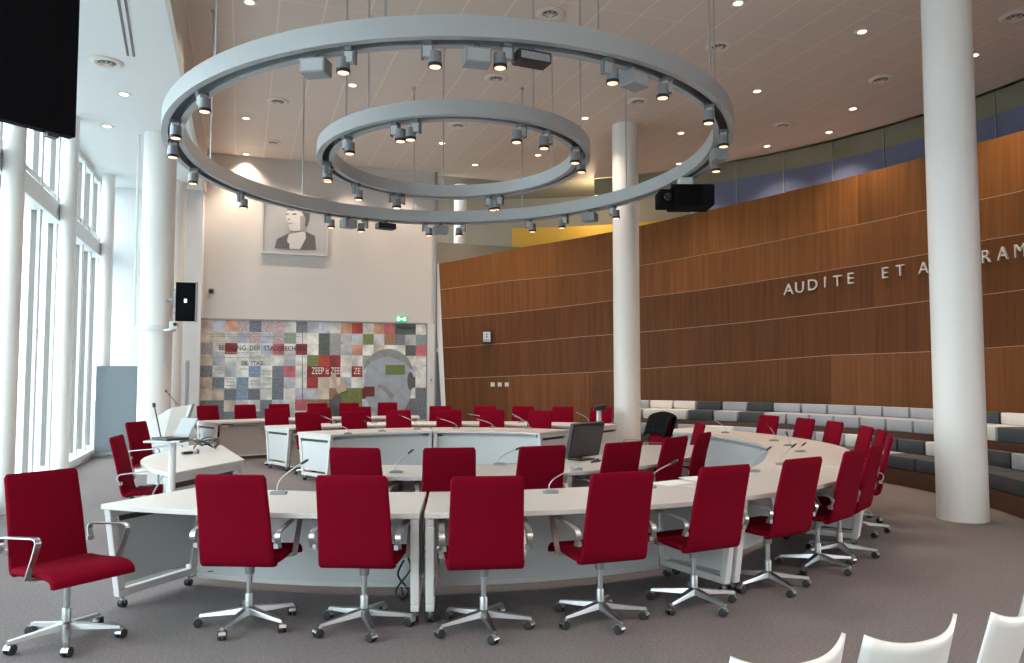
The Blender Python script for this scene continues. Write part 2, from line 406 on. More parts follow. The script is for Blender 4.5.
# gallery behind the wood wall: floor, glass screen, ochre walls
g0, g1 = rad(-40), circ(694, RE + .15)
MB().arc(rad(-45), rad(88), RW + .32, 13.0, 3.45, 3.6, 40).build('floor_gallery', 'olive', kind='structure')
MB().arc(rad(-65), rad(96), 12.6, 12.9, 3.4, CEIL + .3, 40).build('wall_gallery', 'olive', kind='structure')
MB().arc(rad(-65), rad(92), RE - .3, 12.9, CEIL + .152, CEIL + .3, 40).build('ceiling_gallery', 'olive', kind='structure')
gl = MB(); gl.arc(g0, g1, RE + .12, RE + .16, 3.6, CEIL - .42, 40, 0); gl.arc(g0, g1 + rad(14), RE + .12, RE + .16, CEIL - .42, CEIL, 40, 1)
go = gl.build('glass_screen', ['bluep', 'olg'], kind='structure', smooth=True)  # blue-violet base colour paints in the sky reflected by the glass
go.name = 'window_gallery'
ms = MB()
t = g1
while t > g0:
    ms.arc(t, t + rad(.12), RE + .10, RE + .12, 3.6, CEIL, 1); t -= rad(6.4)
ms.build('trim_5', 'steel', kind='structure')
y0, y1 = circ(692, 11.6), circ(512, 11.6)
yb = MB().arc(y0 - rad(2), y1, 11.6, 11.8, 3.6, 5.0, 14, 0).arc(y0 - rad(2), y1 + rad(2), 11.5, 11.8, 5.0, 5.18, 14, 1).arc(y0 - rad(2), y1, 11.62, 11.8, 5.18, 5.75, 14, 0)
yb.build('wall_gallery_ochre', ['yellow', 'yellowd'], kind='structure', smooth=True)
p = atd(460, 300, 20.3)
o = MB().lathe([(.17, 0), (.17, CEIL)], 24, T=Matrix.Translation((p.x, p.y, 0))).build('column', 'col', smooth=True)
tag(o, 'white round column behind the left end of the wood wall', 'column')
# glazed door in the recess
dr = MB(); q0 = atd(437, 300, 19.0); q1 = atd(447, 300, 19.0)
dr.box(q0.x - .05, q0.x + .0, BACKY + .42, BACKY + .5, 0, 2.3).box(q0.x + .75, q0.x + .8, BACKY + .42, BACKY + .5, 0, 2.3).box(q0.x, q0.x + .75, BACKY + .42, BACKY + .5, 2.2, 2.3).box(q0.x, q0.x + .75, BACKY + .42, BACKY + .5, 0, .15)
d1 = dr.build('door_1', 'glassf', kind='structure')
MB().box(q0.x, q0.x + .75, BACKY + .45, BACKY + .47, .15, 2.2).build('glass_pane', 'screenr', d1)
MB().box(q0.x + .04, q0.x + .07, BACKY + .38, BACKY + .42, .95, 1.15).build('door_handle', 'steel', d1)
pp = atd(434.5, 300, 18.9)
o = MB().lathe([(.035, 0), (.035, CEIL)], 12, T=Matrix.Translation((4.50, BACKY - .06, 0))).build('drain_pipe', 'steel', smooth=True)
tag(o, 'thin dark grey vertical pipe at right edge of the white back wall', 'pipe')

# ------------------------------------------------------------------ round white columns
def column(name_lab, x, y, r, h, mats='col'):
    o = MB().lathe([(r, 0), (r, h)], 48).build('column', mats, smooth=True, loc=(x, y, 0)); tag(o, name_lab, 'column'); return o
pc = at(963, 523, 0); dR = 1 + .26 / hypot(pc.x, pc.y)
colR = column('thick white round column in front of the lettering at right', pc.x * dR, pc.y * dR, .26, CEIL)
pm = atd(627, 376, 15.4)
colM = column('white round column in the middle, in front of the wood wall', pm.x, pm.y, .26, CEIL)
column('thick white round column at left carrying the black screen bracket', -1.35, 14.24, .26, SOF)
column('white round column behind the thick left column, near the back wall', -1.42, 17.7, .26, SOF)
for i, (y, l) in enumerate(((10.6, 'white window column cut by the left edge of the photo'), (13.7, 'white window column in the middle of the glass wall'), (17.45, 'farthest white window column, beside the blue panel'), (7.4, 'white window column nearest the camera, outside the left edge'))):
    column(l, -2.6, y, .12, SOF)
MB().box(-1.28, -.84, BACKY - .32, BACKY - .03, 0, SOF).build('wall_pier', 'wallc', kind='structure')
# conduit and bracket hoop on left column
br = thing('column_bracket', 'white hoop and conduit fixed round the thick left column', 'bracket', (-1.35, 14.24, 0))
zz = 1.6 + 48 * 13.0 / 775
MB().lathe([(.262, zz - .05), (.31, zz - .05), (.31, zz + .03), (.262, zz + .03)], 40).build('hoop', 'white', br, smooth=True)
vx = Vector((-cos(YAW), sin(YAW), 0))
b1 = vx * .37
MB().tube([b1 + Vector((0, 0, zz)), b1 + Vector((0, 0, SOF))], .022, 10).build('conduit', 'white', br, smooth=True)
MB().tube([b1 * .75 + Vector((0, 0, zz)), b1 + Vector((0, 0, zz))], .02, 8).tube([b1 * .75 + Vector((0, 0, 3.2)), b1 + Vector((0, 0, 3.2))], .012, 8).tube([b1 * .75 + Vector((0, 0, 4.7)), b1 + Vector((0, 0, 4.7))], .012, 8).build('clamp', 'white', br, smooth=True)
# monitor seen from behind beside the column
P0 = atd(186, 301, 12.9)
tv = thing('wall_monitor', 'black flat monitor on an arm at right of the thick left column', 'monitor', (P0.x, P0.y, P0.z), -YAW + .2)
MB().box(-.16, .16, -.03, .03, -.34, .31).build('casing', 'matte', tv, bevel=.01)
MB().box(.155, .175, -.035, .035, -.35, .32).build('screen_edge', 'grey', tv)
MB().box(-.02, .02, -.05, -.03, -.03, .03).build('logo_badge', 'signw', tv)
MB().tube([(-.16, 0, .02), (-.30, .05, .02)], .03, 8).tube([(-.16, 0, .2), (-.16, 0, -.22)], .03, 8).build('bracket_arm', 'grey', tv)
P1 = atd(174, 327, 12.6)
sc = thing('security_camera', 'small white camera under the black monitor on the column hoop', 'camera', (P1.x, P1.y, P1.z))
MB().box(-.07, .07, -.05, .05, -.03, .09).build('body', 'white', sc, bevel=.015); MB().lathe([(.03, 0), (.03, .03)], 14, T=Matrix.Translation((0.02, -.05, .04)) @ Matrix.Rotation(pi / 2, 4, 'X')).build('lens', 'black', sc)
tc_ = Vector((-1.35 - P1.x, 14.24 - P1.y, 0)); MB().tube([(0, 0, -.02), tc_ * .3 + Vector((0, 0, -.04)), tc_ * (1 - .27 / tc_.length) + Vector((0, 0, -.04))], .02, 8).build('mount', 'white', sc)

# blue felt panel standing in the recess
bp = thing('partition_panel', 'blue-grey felt partition panel standing by the far end of the windows', 'partition', (-2.31, 17.15, 0))
MB().box(-.37, .37, -.04, .04, .10, 1.80).build('felt_panel', 'blue', bp, bevel=.01)
MB().box(-.39, .39, -.045, .045, .05, .10).box(-.38, -.30, -.2, .2, 0, .05).box(.27, .35, -.2, .2, 0, .05).build('foot', 'alu', bp)
ov = MB()
lp = thing('whiteboard', 'narrow pale board standing on edge behind the second left column', 'board', (-.93, 15.6, 0), rad(94))
MB().box(-.5, .5, -.02, .02, .1, 1.85).build('board', 'wallc', lp); MB().box(-.53, -.5, -.03, .03, 0, 1.87).box(.5, .53, -.03, .03, 0, 1.87).box(-.5, .5, -.03, .03, 1.85, 1.88).build('frame', 'alu', lp)

# ------------------------------------------------------------------ mural on the back wall
cols = [199.5, 211.8, 224.7, 237, 249.3, 261, 272.8, 284.5, 296.8, 308.3, 320, 331, 342.6, 352.8, 363.7, 375.2, 385, 395.5, 405.7, 416, 425]
YM = BACKY - .05
def onback(x, y, Y=None):
    d = ray(x, y); t = (Y or YM) / d.y; return d.x * t, EYE + d.z * t
MX0 = onback(200.5, 350)[0]; MX1 = onback(426, 350)[0]; MZ1 = onback(313, 322)[1]; MZ0 = .05
tw = (MX1 - MX0) / 20; thh = onback(313, 322)[1] - onback(313, 333)[1]
pal = dict(w=(.66, .66, .64), b=(.55, .47, .40), l=(.47, .50, .57), g=(.48, .49, .52), d=(.17, .19, .22), k=(.09, .12, .11), v=(.34, .35, .34), r=(.27, .04, .045), R=(.42, .07, .05),
           P=(.50, .14, .17), p=(.50, .38, .40), o=(.58, .31, .22), G=(.17, .21, .08), n=(.32, .19, .12), s=(.27, .35, .27), t=(.27, .33, .36), B=(.22, .31, .43), h=(.34, .30, .31))
rows = ["blopdppwdllwoRwoPkkw", "bbwlplpswwkvglGgndgt", "hwrwwlPwrwkvgowbwwkP", "blwwwwwlwGRrwwvvgnww", "dwlwBwdPwrrrwrllGGlw", "bdwBwwdlwrbblwllllkw",
        "bbdBdwdwllbnGGrlllwd", "ddbgwdlwPnnkGGlllddd", "dddgdddlwrwklwglwldd", "bdbdwdglwblwdlwdlwdw", "wdbldwdblwwdblwdwldb"]
mu = thing('photo_mural', 'wide patchwork mural of coloured squares and old print on back wall', 'mural', ((MX0 + MX1) / 2, BACKY, 0))
mm = MB()
nr = len(rows)
for r_, line in enumerate(rows):
    for c_, ch in enumerate(line):
        pass
        xa, xb = MX0 + tw * c_, MX0 + tw * (c_ + 1); zb = MZ1 - thh * r_; za = max(MZ0, zb - thh)
        if zb <= MZ0: continue
        cc = pal[ch]; j = random.uniform(.93, 1.07)
        off = random.uniform(0, 9)
        u = [(xa + off, za), (xb + off, za), (xb + off, zb), (xa + off, zb)]
        if ch in 'wbolgrRP': u = [((a) * .12 + off, b_ * .12) for a, b_ in u]
        mm.add([(xa, YM, za), (xb, YM, za), (xb, YM, zb), (xa, YM, zb)], [(0, 1, 2, 3)], 0, tuple(min(.9, v * j * 1.2) for v in cc), u)
mm.add([(MX0, BACKY, MZ0), (MX1, BACKY, MZ0), (MX1, BACKY, MZ1), (MX0, BACKY, MZ1), (MX0, YM, MZ0), (MX1, YM, MZ0), (MX1, YM, MZ1), (MX0, YM, MZ1)], [(0, 4, 7, 3), (1, 2, 6, 5), (3, 7, 6, 2), (0, 1, 5, 4)], 0, (.5, .5, .5), [(0, 0)] * 8)
o = mm.build('tile_print', 'mural'); o.parent = mu; at_world(mu, o)
def flat_poly(pts_px, m, off=.006, name='shape', parent=mu, Y=None):
    Yb = (Y or YM) - off; ps = [onback(x, y, Yb) for x, y in pts_px]
    T = Matrix(((1, 0, 0, 0), (0, 0, -1, Yb), (0, 1, 0, 0), (0, 0, 0, 1)))
    o = MB().prism(ps, T, .003).build(name, m); o.parent = parent; at_world(parent, o); return o
def ell(cx, cy, rx, ry, n=28, a0=0, a1=2 * pi): return [(cx + rx * cos(a0 + (a1 - a0) * i / n), cy + ry * sin(a0 + (a1 - a0) * i / n)) for i in range(n + (0 if a1 - a0 > 6.2 else 1))]
flat_poly(ell(388, 384, 24, 35), 'head', name='printed_head')
flat_poly(ell(388, 372, 24.5, 23, a0=pi * 1.02, a1=pi * 1.98) + [(404, 362), (388, 356), (372, 361)], 'cap', .010, 'printed_cap')
flat_poly([(378, 383), (386, 386), (394, 395), (392, 400), (384, 391), (377, 387)], 'cap', .010, 'printed_nose')
flat_poly(ell(410.5, 381, 3.2, 9), 'jack', .012, 'printed_ear')
flat_poly([(385.5, 365), (405, 365), (405, 374.5), (385.5, 374.5)], M['mg'] if 'mg' in M else mat('olive_square', (.16, .20, .07), .6), .014, 'olive_square')
flat_poly([(364, 386.5), (374.5, 386.5), (374.5, 396.5), (364, 396.5)], mat('maroon_square', (.16, .035, .035), .6), .014, 'maroon_square')
flat_poly(ell(337, 402, 4.5, 8), 'jack', .012, 'printed_figure')
flat_poly([(330, 376), (336, 372), (337, 388), (343, 380), (347, 390), (338, 394)], mat('printed_skin', (.55, .40, .32), .6), .011, 'printed_arms')
flat_poly([(335, 340), (340, 336), (341, 350), (334, 352)], 'mid', .010, 'printed_soldier')
flat_poly([(278, 340)] + [(278, 341)] and [(302, 332), (302.6, 332), (302.6, 400), (302, 400)], 'jack', .008, 'panel_joint')
def text_part(s, px, py, hpx, m, name, parent, Y=None, wscale=1, off=.008, ext=.002):
    x0, z0 = onback(px, py, (Y or YM) - off); _, z1 = onback(px, py - hpx, (Y or YM) - off)
    c = bpy.data.curves.new(name, 'FONT'); c.body = s; c.size = (z1 - z0) / .72; c.extrude = ext; c.resolution_u = 2
    t = bpy.data.objects.new(name, c); COL.objects.link(t); bpy.context.view_layer.update()
    me = bpy.data.meshes.new_from_object(t); bpy.data.objects.remove(t)
    T = Matrix.Translation((x0, (Y or YM) - off, z0)) @ Matrix.Rotation(pi / 2, 4, 'X') @ Matrix.Diagonal((wscale, 1, 1, 1))
    me.transform(T); me.materials.clear(); me.materials.append(M[m])
    o = bpy.data.objects.new(name, me); COL.objects.link(o); o.parent = parent; at_world(parent, o); return o
text_part('BEPALING  DER  STADSRECHTEN', 218.5, 350, 5.2, 'ink', 'printed_heading', mu, wscale=.80)
text_part('DE  STAD.', 241, 365, 4.2, 'ink', 'printed_subheading', mu, wscale=.85)
text_part('ZEEP is ZEEP', 311.5, 374, 7, 'cream', 'printed_word', mu, wscale=.58)
text_part('ZE', 353.5, 374, 6.5, 'cream', 'printed_word', mu, wscale=.7)
text_part('Wilhelmus', 397, 329, 3.5, 'ink', 'printed_word', mu, wscale=.85)
ln = MB()
rl = random.Random(5)
for yy, xa, xb in ((334, 208, 262), (336.5, 210, 300), (352.8, 210, 258), (355, 275, 295), (357.5, 209, 265), (368, 212, 222), (370, 214, 224), (369, 240, 248), (373, 212, 224), (371, 263, 272), (374.5, 262, 272), (379, 226, 236), (382, 226, 236), (381, 250, 260), (384, 250, 272), (385.5, 226, 240), (388.5, 209, 272), (378, 262, 272)):
    x = xa
    while x < xb:
        wd = rl.uniform(1.2, 3.5); a, za = onback(x, yy, YM - .006); c2, zb = onback(min(xb, x + wd), yy, YM - .006)
        ln.box(a, c2, YM - .006, YM - .003, za - .010, za + .010); x += wd + rl.uniform(.5, 1)
for yy, xa, xb in ((333.2, 237, 300), (341, 208, 300), (389.5, 209, 272)):
    a, za = onback(xa, yy); c2, _ = onback(xb, yy); ln.box(a, c2, YM - .006, YM - .003, za - .004, za + .004)
o = ln.build('printed_lines', 'mid'); o.parent = mu; at_world(mu, o)
# dark reveal above and white jamb at right
MB().box(MX0 - .03, MX1 + .02, BACKY - .07, BACKY + .01, MZ1, MZ1 + .035).box(MX1, MX1 + .03, BACKY - .06, BACKY, 0, MZ1).build('trim_6', 'steel', kind='structure')
MB().box(MX1 + .03, MX1 + .2, BACKY - .09, BACKY + .01, 0, MZ1 + .01).build('trim_7', 'white', kind='structure')

# portrait
xa, za = onback(263, 251.5, BACKY - .06); xb, _ = onback(326, 254, BACKY - .06); _, zt2 = onback(295, 196, BACKY - .06)
pt = thing('framed_portrait', 'grey framed portrait of a person hung high on the back wall', 'picture', ((xa + xb) / 2, BACKY, za))
o1 = MB().box(xa, xb, BACKY - .06, BACKY - .002, za, zt2).build('backing', 'pale'); o1.parent = pt
fr = MB(); e = .04
fr.box(xa - e, xb + e, BACKY - .08, BACKY - .002, za - e, za).box(xa - e, xb + e, BACKY - .08, BACKY - .002, zt2, zt2 + e).box(xa - e, xa, BACKY - .08, BACKY - .002, za, zt2).box(xb, xb + e, BACKY - .08, BACKY - .002, za, zt2)
o2 = fr.build('frame', 'frame'); o2.parent = pt; at_world(pt, o1, o2)
Yp = BACKY - .06
def pp_(pts, m, off, n): return flat_poly(pts, m, off, n, pt, Yp)
pp_([(274.5, 248), (277, 239), (283, 236), (289, 233), (305, 231), (309, 233), (315, 236), (316, 249.5), (300, 249.5), (288, 249)], 'jack', .004, 'jacket')
pp_([(289, 234), (305, 231), (306, 238), (300, 249.3), (289.5, 248.8), (287, 240)], 'skin', .007, 'shirt')
pp_([(288, 210), (300, 207), (303, 213), (304, 222), (303, 229), (297, 231), (290, 230.5), (288, 225), (286.5, 219), (285.5, 216)], 'skin', .010, 'face')
pp_([(300, 216), (303.5, 216), (305, 226), (304, 232), (300, 230)], 'mid', .012, 'cheek')
pp_([(287, 210), (290, 204), (298, 202), (306, 205), (310, 212), (309, 220), (307, 226), (305, 227), (305.5, 218), (303, 214), (300, 209), (293, 211)], 'jack', .013, 'hair')
pp_([(285.5, 214), (289, 213.4), (289, 214.6), (285.7, 215)], 'jack', .014, 'eyebrow'); pp_([(292, 213.6), (296.5, 213.2), (296.5, 214.7), (292, 214.8)], 'jack', .014, 'eyebrow')
pp_([(288, 219), (290, 218.6), (290, 220), (288, 220)], 'jack', .014, 'nose'); pp_([(287, 222.7), (293, 222.9), (292, 224), (288, 223.8)], 'mid', .014, 'mouth')
pp_([(288, 243), (289.5, 243), (289.3, 249), (288, 249)], 'jack', .010, 'tie')
# exit sign, dome camera, switch
x_, z_ = onback(401.5, 319)
ex = thing('exit_sign', 'small green illuminated exit sign above right end of the mural', 'sign', (x_, BACKY, z_))
MB().box(-.13, .13, -.07, -.002, -.075, .075).build('sign_box', 'green', ex, bevel=.006)
MB().box(-.11, -.05, -.075, -.07, -.05, .05).box(.04, .10, -.075, -.07, -.045, .045).build('running_figure', 'signw', ex)
MB().prism([(-.04, -.012), (.0, -.012), (.0, -.03), (.035, 0), (.0, .03), (.0, .012), (-.04, .012)], Matrix.Translation((0, -.07, 0)) @ Matrix.Rotation(pi / 2, 4, 'X'), .005).build('arrow', 'signw', ex)
x_, z_ = onback(211, 291)
dc = thing('wall_sensor', 'small black round sensor on the white wall above the mural', 'sensor', (x_, BACKY, z_))
MB().lathe([(.05, 0), (.05, .02), (.02, .03), (.02, .07), (.04, .08), (.045, .12), (.02, .15)], 14, T=Matrix.Rotation(pi / 2, 4, 'X')).build('sensor_head', 'black', dc, smooth=True); MB().box(-.06, .06, -.01, -.001, -.06, .06).build('base_plate', 'steel', dc)
x_, z_ = onback(430.5, 380)
sw = thing('wall_switch', 'small white switch on the wall right of the mural', 'switch', (MX1 + .12, BACKY - .09, z_))
MB().box(-.04, .04, -.015, 0, -.09, .09).build('cover_plate', 'panel', sw, bevel=.004); MB().box(-.015, .015, -.03, -.015, -.03, .03).build('key', 'grey', sw)

# devices on the wood wall
def onwall(x, y):
    th, z = cyl(x, y, RW + .1); th, z = cyl(x, y, wr(z)); return th, z
th, z = onwall(490.5, 337)
sp = thing('wall_loudspeaker', 'small black and white device mounted on the left of the wood wall', 'device', wallpt(th, z, 0), th + pi / 2)
MB().box(-.10, .10, -.0, .10, -.17, .15).build('casing', 'black', sp, bevel=.01)
MB().box(-.08, .10, .10, .115, -.12, .12).build('front_cover', 'panel', sp, bevel=.01)
MB().lathe([(.02, 0), (.02, .01)], 10, T=Matrix.Translation((.01, .115, .06)) @ Matrix.Rotation(-pi / 2, 4, 'X')).lathe([(.02, 0), (.02, .01)], 10, T=Matrix.Translation((.01, .115, 0)) @ Matrix.Rotation(-pi / 2, 4, 'X')).box(-.05, .07, .115, .122, -.09, -.075).build('sensor_eye', 'black', sp)
for i, x in enumerate((494, 501, 508)):
    th, z = onwall(x, 384.5)
    s = thing('light_switch', ('leftmost', 'middle', 'rightmost')[i] + ' of three small square white switches on the wood wall', 'switch', wallpt(th, z, 0), th + pi / 2, 'three switches on the wood wall')
    MB().box(-.05, .05, 0, .012, -.05, .05).build('cover_plate', 'panel', s, bevel=.004); MB().box(-.035, .035, .012, .018, -.035, .035).build('rocker', 'wcush', s, bevel=.003)

# lettering
def letter(ch, px, py, hpx, lab):
    th, z = onwall(px, py); Rl = wr(z) - .03
    pz = pol(th, Rl, z); dd = hypot(pz.x, pz.y)
    h = hpx * depth(pz) / F
    c = bpy.data.curves.new('letter', 'FONT'); c.body = ch; c.size = h / .72; c.extrude = .018; c.align_x = 'CENTER'; c.resolution_u = 4; c.offset = -.001
    t = bpy.data.objects.new('tmp', c); COL.objects.link(t); bpy.context.view_layer.update(); me = bpy.data.meshes.new_from_object(t); bpy.data.objects.remove(t)
    me.transform(Matrix.Translation((0, -h / 2, 0))); me.materials.clear(); me.materials.append(M['letter'])
    o = bpy.data.objects.new('wall_letter', me); COL.objects.link(o)
    # local x to the viewer's right, y up, z towards the room centre
    xr = Vector((sin(th), -cos(th), 0)); zr = Vector((-cos(th), -sin(th), 0)); up = Vector((0, 0, 1))
    o.matrix_world = Matrix((( xr.x, up.x, zr.x, pz.x), (xr.y, up.y, zr.y, pz.y), (xr.z, up.z, zr.z, pz.z), (0, 0, 0, 1)))
    tag(o, lab, 'letter', 'metal letters on the wood wall')
W1 = [('A', 789.5, 289), ('U', 800.5, 287), ('D', 813.5, 284.5), ('I', 826, 282), ('T', 838.5, 280.5), ('E', 851.5, 278)]
W2 = [('E', 886, 272.5), ('T', 901.5, 270), ('A', 925, 267.5), ('L', 941, 265.5), ('T', 956, 262.5), ('E', 972, 259.5), ('R', 987.5, 256), ('A', 1004.5, 253), ('M', 1022, 250)]
for i, (c, x, y) in enumerate(W1): letter(c, x, y, 11.5, 'raised metal letter %s, %s of the first word on the wood wall' % (c, ORD[i] if i < 5 else 'last'))
for i, (c, x, y) in enumerate(W2):
    lb = ('raised metal letter %s of the short second word on the wood wall' % c) if i < 2 else 'raised metal letter %s, %s of the third word on the wood wall' % (c, ORD[i - 2] if i < 8 else 'last')
    letter(c, x, y, 11.5 + i * .35, lb)

# ------------------------------------------------------------------ stepped benches along the wood wall
B1 = circ(622, 7.6); B0 = rad(-38)
bs = MB().arc(B0, B1, 6.74, 8.98, 0, .23, 60).arc(B0, B1, 7.72, 8.98, .23, .69, 60)
bo = bs.build('bench_platform', 'floorw', smooth=True); tag(bo, 'long curved stepped wooden bench base along the wood wall', 'bench')
CD = {'d': 'dcush', 'l': 'lcush', 'w': 'wcush'}; CN = {'d': 'dark grey', 'l': 'light grey', 'w': 'white'}
def cushion_row(xs, codes, r0, r1, z0, z1, where, grp, kind, rcut=None):
    Rm = r0
    ths = [circ(x, Rm) for x in xs]
    cnt = {c: 0 for c in 'dlw'}; tot = {c: codes.count(c) for c in 'dlw'}
    for i, c in enumerate(codes):
        if c == '-': continue
        a, b_ = ths[i + 1], ths[i]; g = .02 / Rm
        lab = '%s %s %s, %s of its colour there' % (CN[c], kind, where, ordinal(cnt[c])) if tot[c] > 1 else '%s %s %s, only one of its colour there' % (CN[c], kind, where)
        cnt[c] += 1
        z = z0
        m = MB().arc(a + g, b_ - g, r0, r1, z0 + .002, z1, 4)
        ctr = pol((a + b_) / 2, (r0 + r1) / 2, z0)
        o = m.build('bench_cushion', CD[c], bevel=.015, smooth=True); o.data.transform(Matrix.Translation(-ctr)); o.location = ctr
        tag(o, lab, 'cushion', grp)
cushion_row([624, 649, 672.5, 695.5, 721, 746.5, 772, 800, 826, 854, 881, 908, 936, 966, 998, 1034, 1076], 'lwwdldllllllldww', 8.28, 8.42, .89, 1.06, 'on the upper bench tier', 'backrest cushions of the upper bench', 'backrest cushion')
cushion_row([622, 642, 663.5, 686.5, 712, 737, 762, 785, 808, 832, 858, 884, 911, 940, 968, 994, 1030, 1072], 'lwwdldllllllllwdd', 7.72, 8.28, .692, .89, 'on the upper bench tier', 'seat cushions of the upper bench', 'seat cushion')
cushion_row([628, 650, 676, 702, 732, 757, 786, 813, 842, 868, 895, 922, 948, 976, 1007, 1044], 'ldlwllllwddwddl'[:15], 7.26, 7.38, .42, .62, 'on the lower bench tier', 'backrest cushions of the lower bench', 'backrest cushion')
cushion_row([625, 652, 680, 706, 735, 764, 792, 820, 848, 878, 912, 946, 982, 1020, 1064], 'dldlldldlddddl'[:14], 6.76, 7.26, .232, .42, 'on the lower bench tier', 'seat cushions of the lower bench', 'seat cushion')

# ------------------------------------------------------------------ council tables
def ring_table(a0, a1, rin, rout, label, grp, panel_m='panel', tray=True, ends=(1, 1)):
    mid = (a0 + a1) / 2; org = pol(mid, (rin + rout) / 2, 0)
    t = thing('council_table', label, 'table', org, 0, grp)
    parts = []
    def add(mb, name, m, **k):
        o = mb.build(name, m, **k); o.parent = t; parts.append(o); return o
    n = max(6, int((a1 - a0) / rad(2)))
    add(MB().arc(a0, a1, rin, rout, .695, .73, n), 'tabletop', 'top', bevel=.004)
    add(MB().arc(a0 + .02, a1 - .02, rin + .09, rin + .115, .09, .64, n), 'modesty_panel', panel_m, smooth=True)
    if tray: add(MB().arc(a0 + .06, a1 - .06, rin + .14, rin + .34, .54, .69, n), 'cable_tray', 'panel', smooth=True)
    add(MB().arc(a0 + .02, a1 - .02, rin + .085, rin + .12, .06, .09, n).arc(a0 + .02, a1 - .02, rin + .37, rin + .40, .64, .694, n), 'rail', 'white', smooth=True)
    for a, s in ((a0, 1), (a1, -1)):
        rd = Vector((cos(a), sin(a), 0)); tg = Vector((-sin(a), cos(a), 0)) * s
        T = Matrix(((rd.x, 0, tg.x, CX), (rd.y, 0, tg.y, CY), (0, 1, 0, 0), (0, 0, 0, 1)))
        T = T @ Matrix.Translation((0, 0, .006))
        i0, o0, i1, o1 = rin + .02, rout - .02, rin + .10, rout - .12     # top and bottom extents
        def xr(z, side, ins=0):
            k = (.69 - z) / .61
            return (i0 + (i1 - i0) * k + ins) if side < 0 else (o0 + (o1 - o0) * k - ins)
        def quad(z0, z1, l0, l1, s0=-1, s1=1):
            return [(xr(z0, s0, l0), z0), (xr(z0, s1, l1), z0), (xr(z1, s1, l1), z1), (xr(z1, s0, l0), z1)]
        fm = MB()
        fm.prism(quad(.64, .693, 0, 0), T, .055); fm.prism(quad(.08, .13, 0, 0), T, .055)
        fm.prism([(xr(.13, -1), .13), (xr(.13, -1) + .06, .13), (xr(.64, -1) + .06, .64), (xr(.64, -1), .64)], T, .055)
        fm.prism([(xr(.13, 1) - .06, .13), (xr(.13, 1), .13), (xr(.64, 1), .64), (xr(.64, 1) - .06, .64)], T, .055)
        e_ = add(fm, 'end_frame', 'white', bevel=.006)
        ep_ = add(MB().prism([(xr(.165, -1) + .055, .165), (xr(.165, 1) - .055, .165), (xr(.60, 1) - .055, .60), (xr(.60, -1) + .055, .60)], T @ Matrix.Translation((0, 0, .015)), .02), 'end_panel', 'panel'); ep_.parent = e_
        add(MB().prism([(xr(.6, -1) + .09, .598), (xr(.6, 1) - .09, .598), (xr(.64, 1) - .09, .642), (xr(.64, -1) + .09, .642)], T @ Matrix.Translation((0, 0, .024)), .006), 'slot_shade', 'gap').parent = e_  # dark strip painted in for the shaded underside behind the slot
        for rr in (xr(.08, -1) + .05, xr(.08, 1) - .05):
            c = T @ Vector((rr, 0, .028)); cm = MB()
            cm.lathe([(.012, .045), (.012, .085)], 8, 0, Matrix.Translation((c.x, c.y, 0)))
            W = Matrix.Translation((c.x, c.y, .026)) @ Matrix.Rotation(a, 4, 'Z') @ Matrix.Rotation(pi / 2, 4, 'X')
            cm.lathe([(.026, -.022), (.026, -.006)], 12, 1, W).lathe([(.026, .006), (.026, .022)], 12, 1, W); cm.box(c.x - .018, c.x + .018, c.y - .018, c.y + .018, .03, .055, 0)
            add(cm, 'castor', ['chrome', 'rubber']).parent = e_
    bpy.context.view_layer.update()
    at_world(t, *parts)
    return t
RO = 5.04; RI = 4.12; QO = 3.24; QI = 2.36
def pang(x, y, z=.73): p = at(x, y, z); return atan2(p.y - CY, p.x - CX)
aL = pang(107, 503); aJ = pang(421, 517); aK = pang(742, 496)
if aL > 0: aL -= 2 * pi
step = aK - aJ
G1 = 'curved tables of the outer ring'; G2 = 'curved tables of the inner ring'; G3 = 'curved tables of the far rows'
ring_table(aL, aJ - .003, RI, RO, 'white curved table in the foreground at left, with open slanted end frame', G1)
ring_table(aJ + .003, aK - .003, RI, RO, 'white curved table in the foreground centre, behind the two middle chairs', G1)
ring_table(aK + .003, aK + step, RI, RO, 'white curved table at right foreground, with chairs along its outside', G1)
ring_table(aK + step + .006, aK + 2 * step, RI, RO, 'white curved table at the far right side of the outer ring', G1)
ring_table(aK + 2 * step + .006, aK + 3.62 * step, RI, RO, 'white curved outer table running toward the benches, inner panel visible', G1)
iL = pang(335, 480); iR = pang(572, 474)
ring_table(iL, iR, QI, QO, 'white curved table of the inner ring facing the camera side, centre', G2)
ring_table(iR + .01, iR + rad(62), QI, QO, 'white curved inner table at right of the black monitor', G2)
fl = circ(301, QI + .02); fr_ = circ(556, QI + .02)
fm_ = circ(433, QI + .1)
ring_table(fm_ + .003, circ(316, QI + .4), QI, QO, 'white table of the inner far row, left half with white end panel', G3)
ring_table(circ(556, QO - .4), fm_ - .003, QI, QO, 'white table of the inner far row, right half', G3)
ring_table(circ(440, RI), circ(279, RI + .4), RI, RO, 'pale table of the middle far row, left half behind the inner row', G3, 'tan')
ring_table(circ(610, RI + .6), circ(440, RI) - .006, RI, RO, 'white table of the middle far row, right half ending near the column', G3)
ring_table(circ(420, 6.6), circ(205, 7.0), 6.5, 7.35, 'pale table of the last row in front of the mural', G3, 'tan')

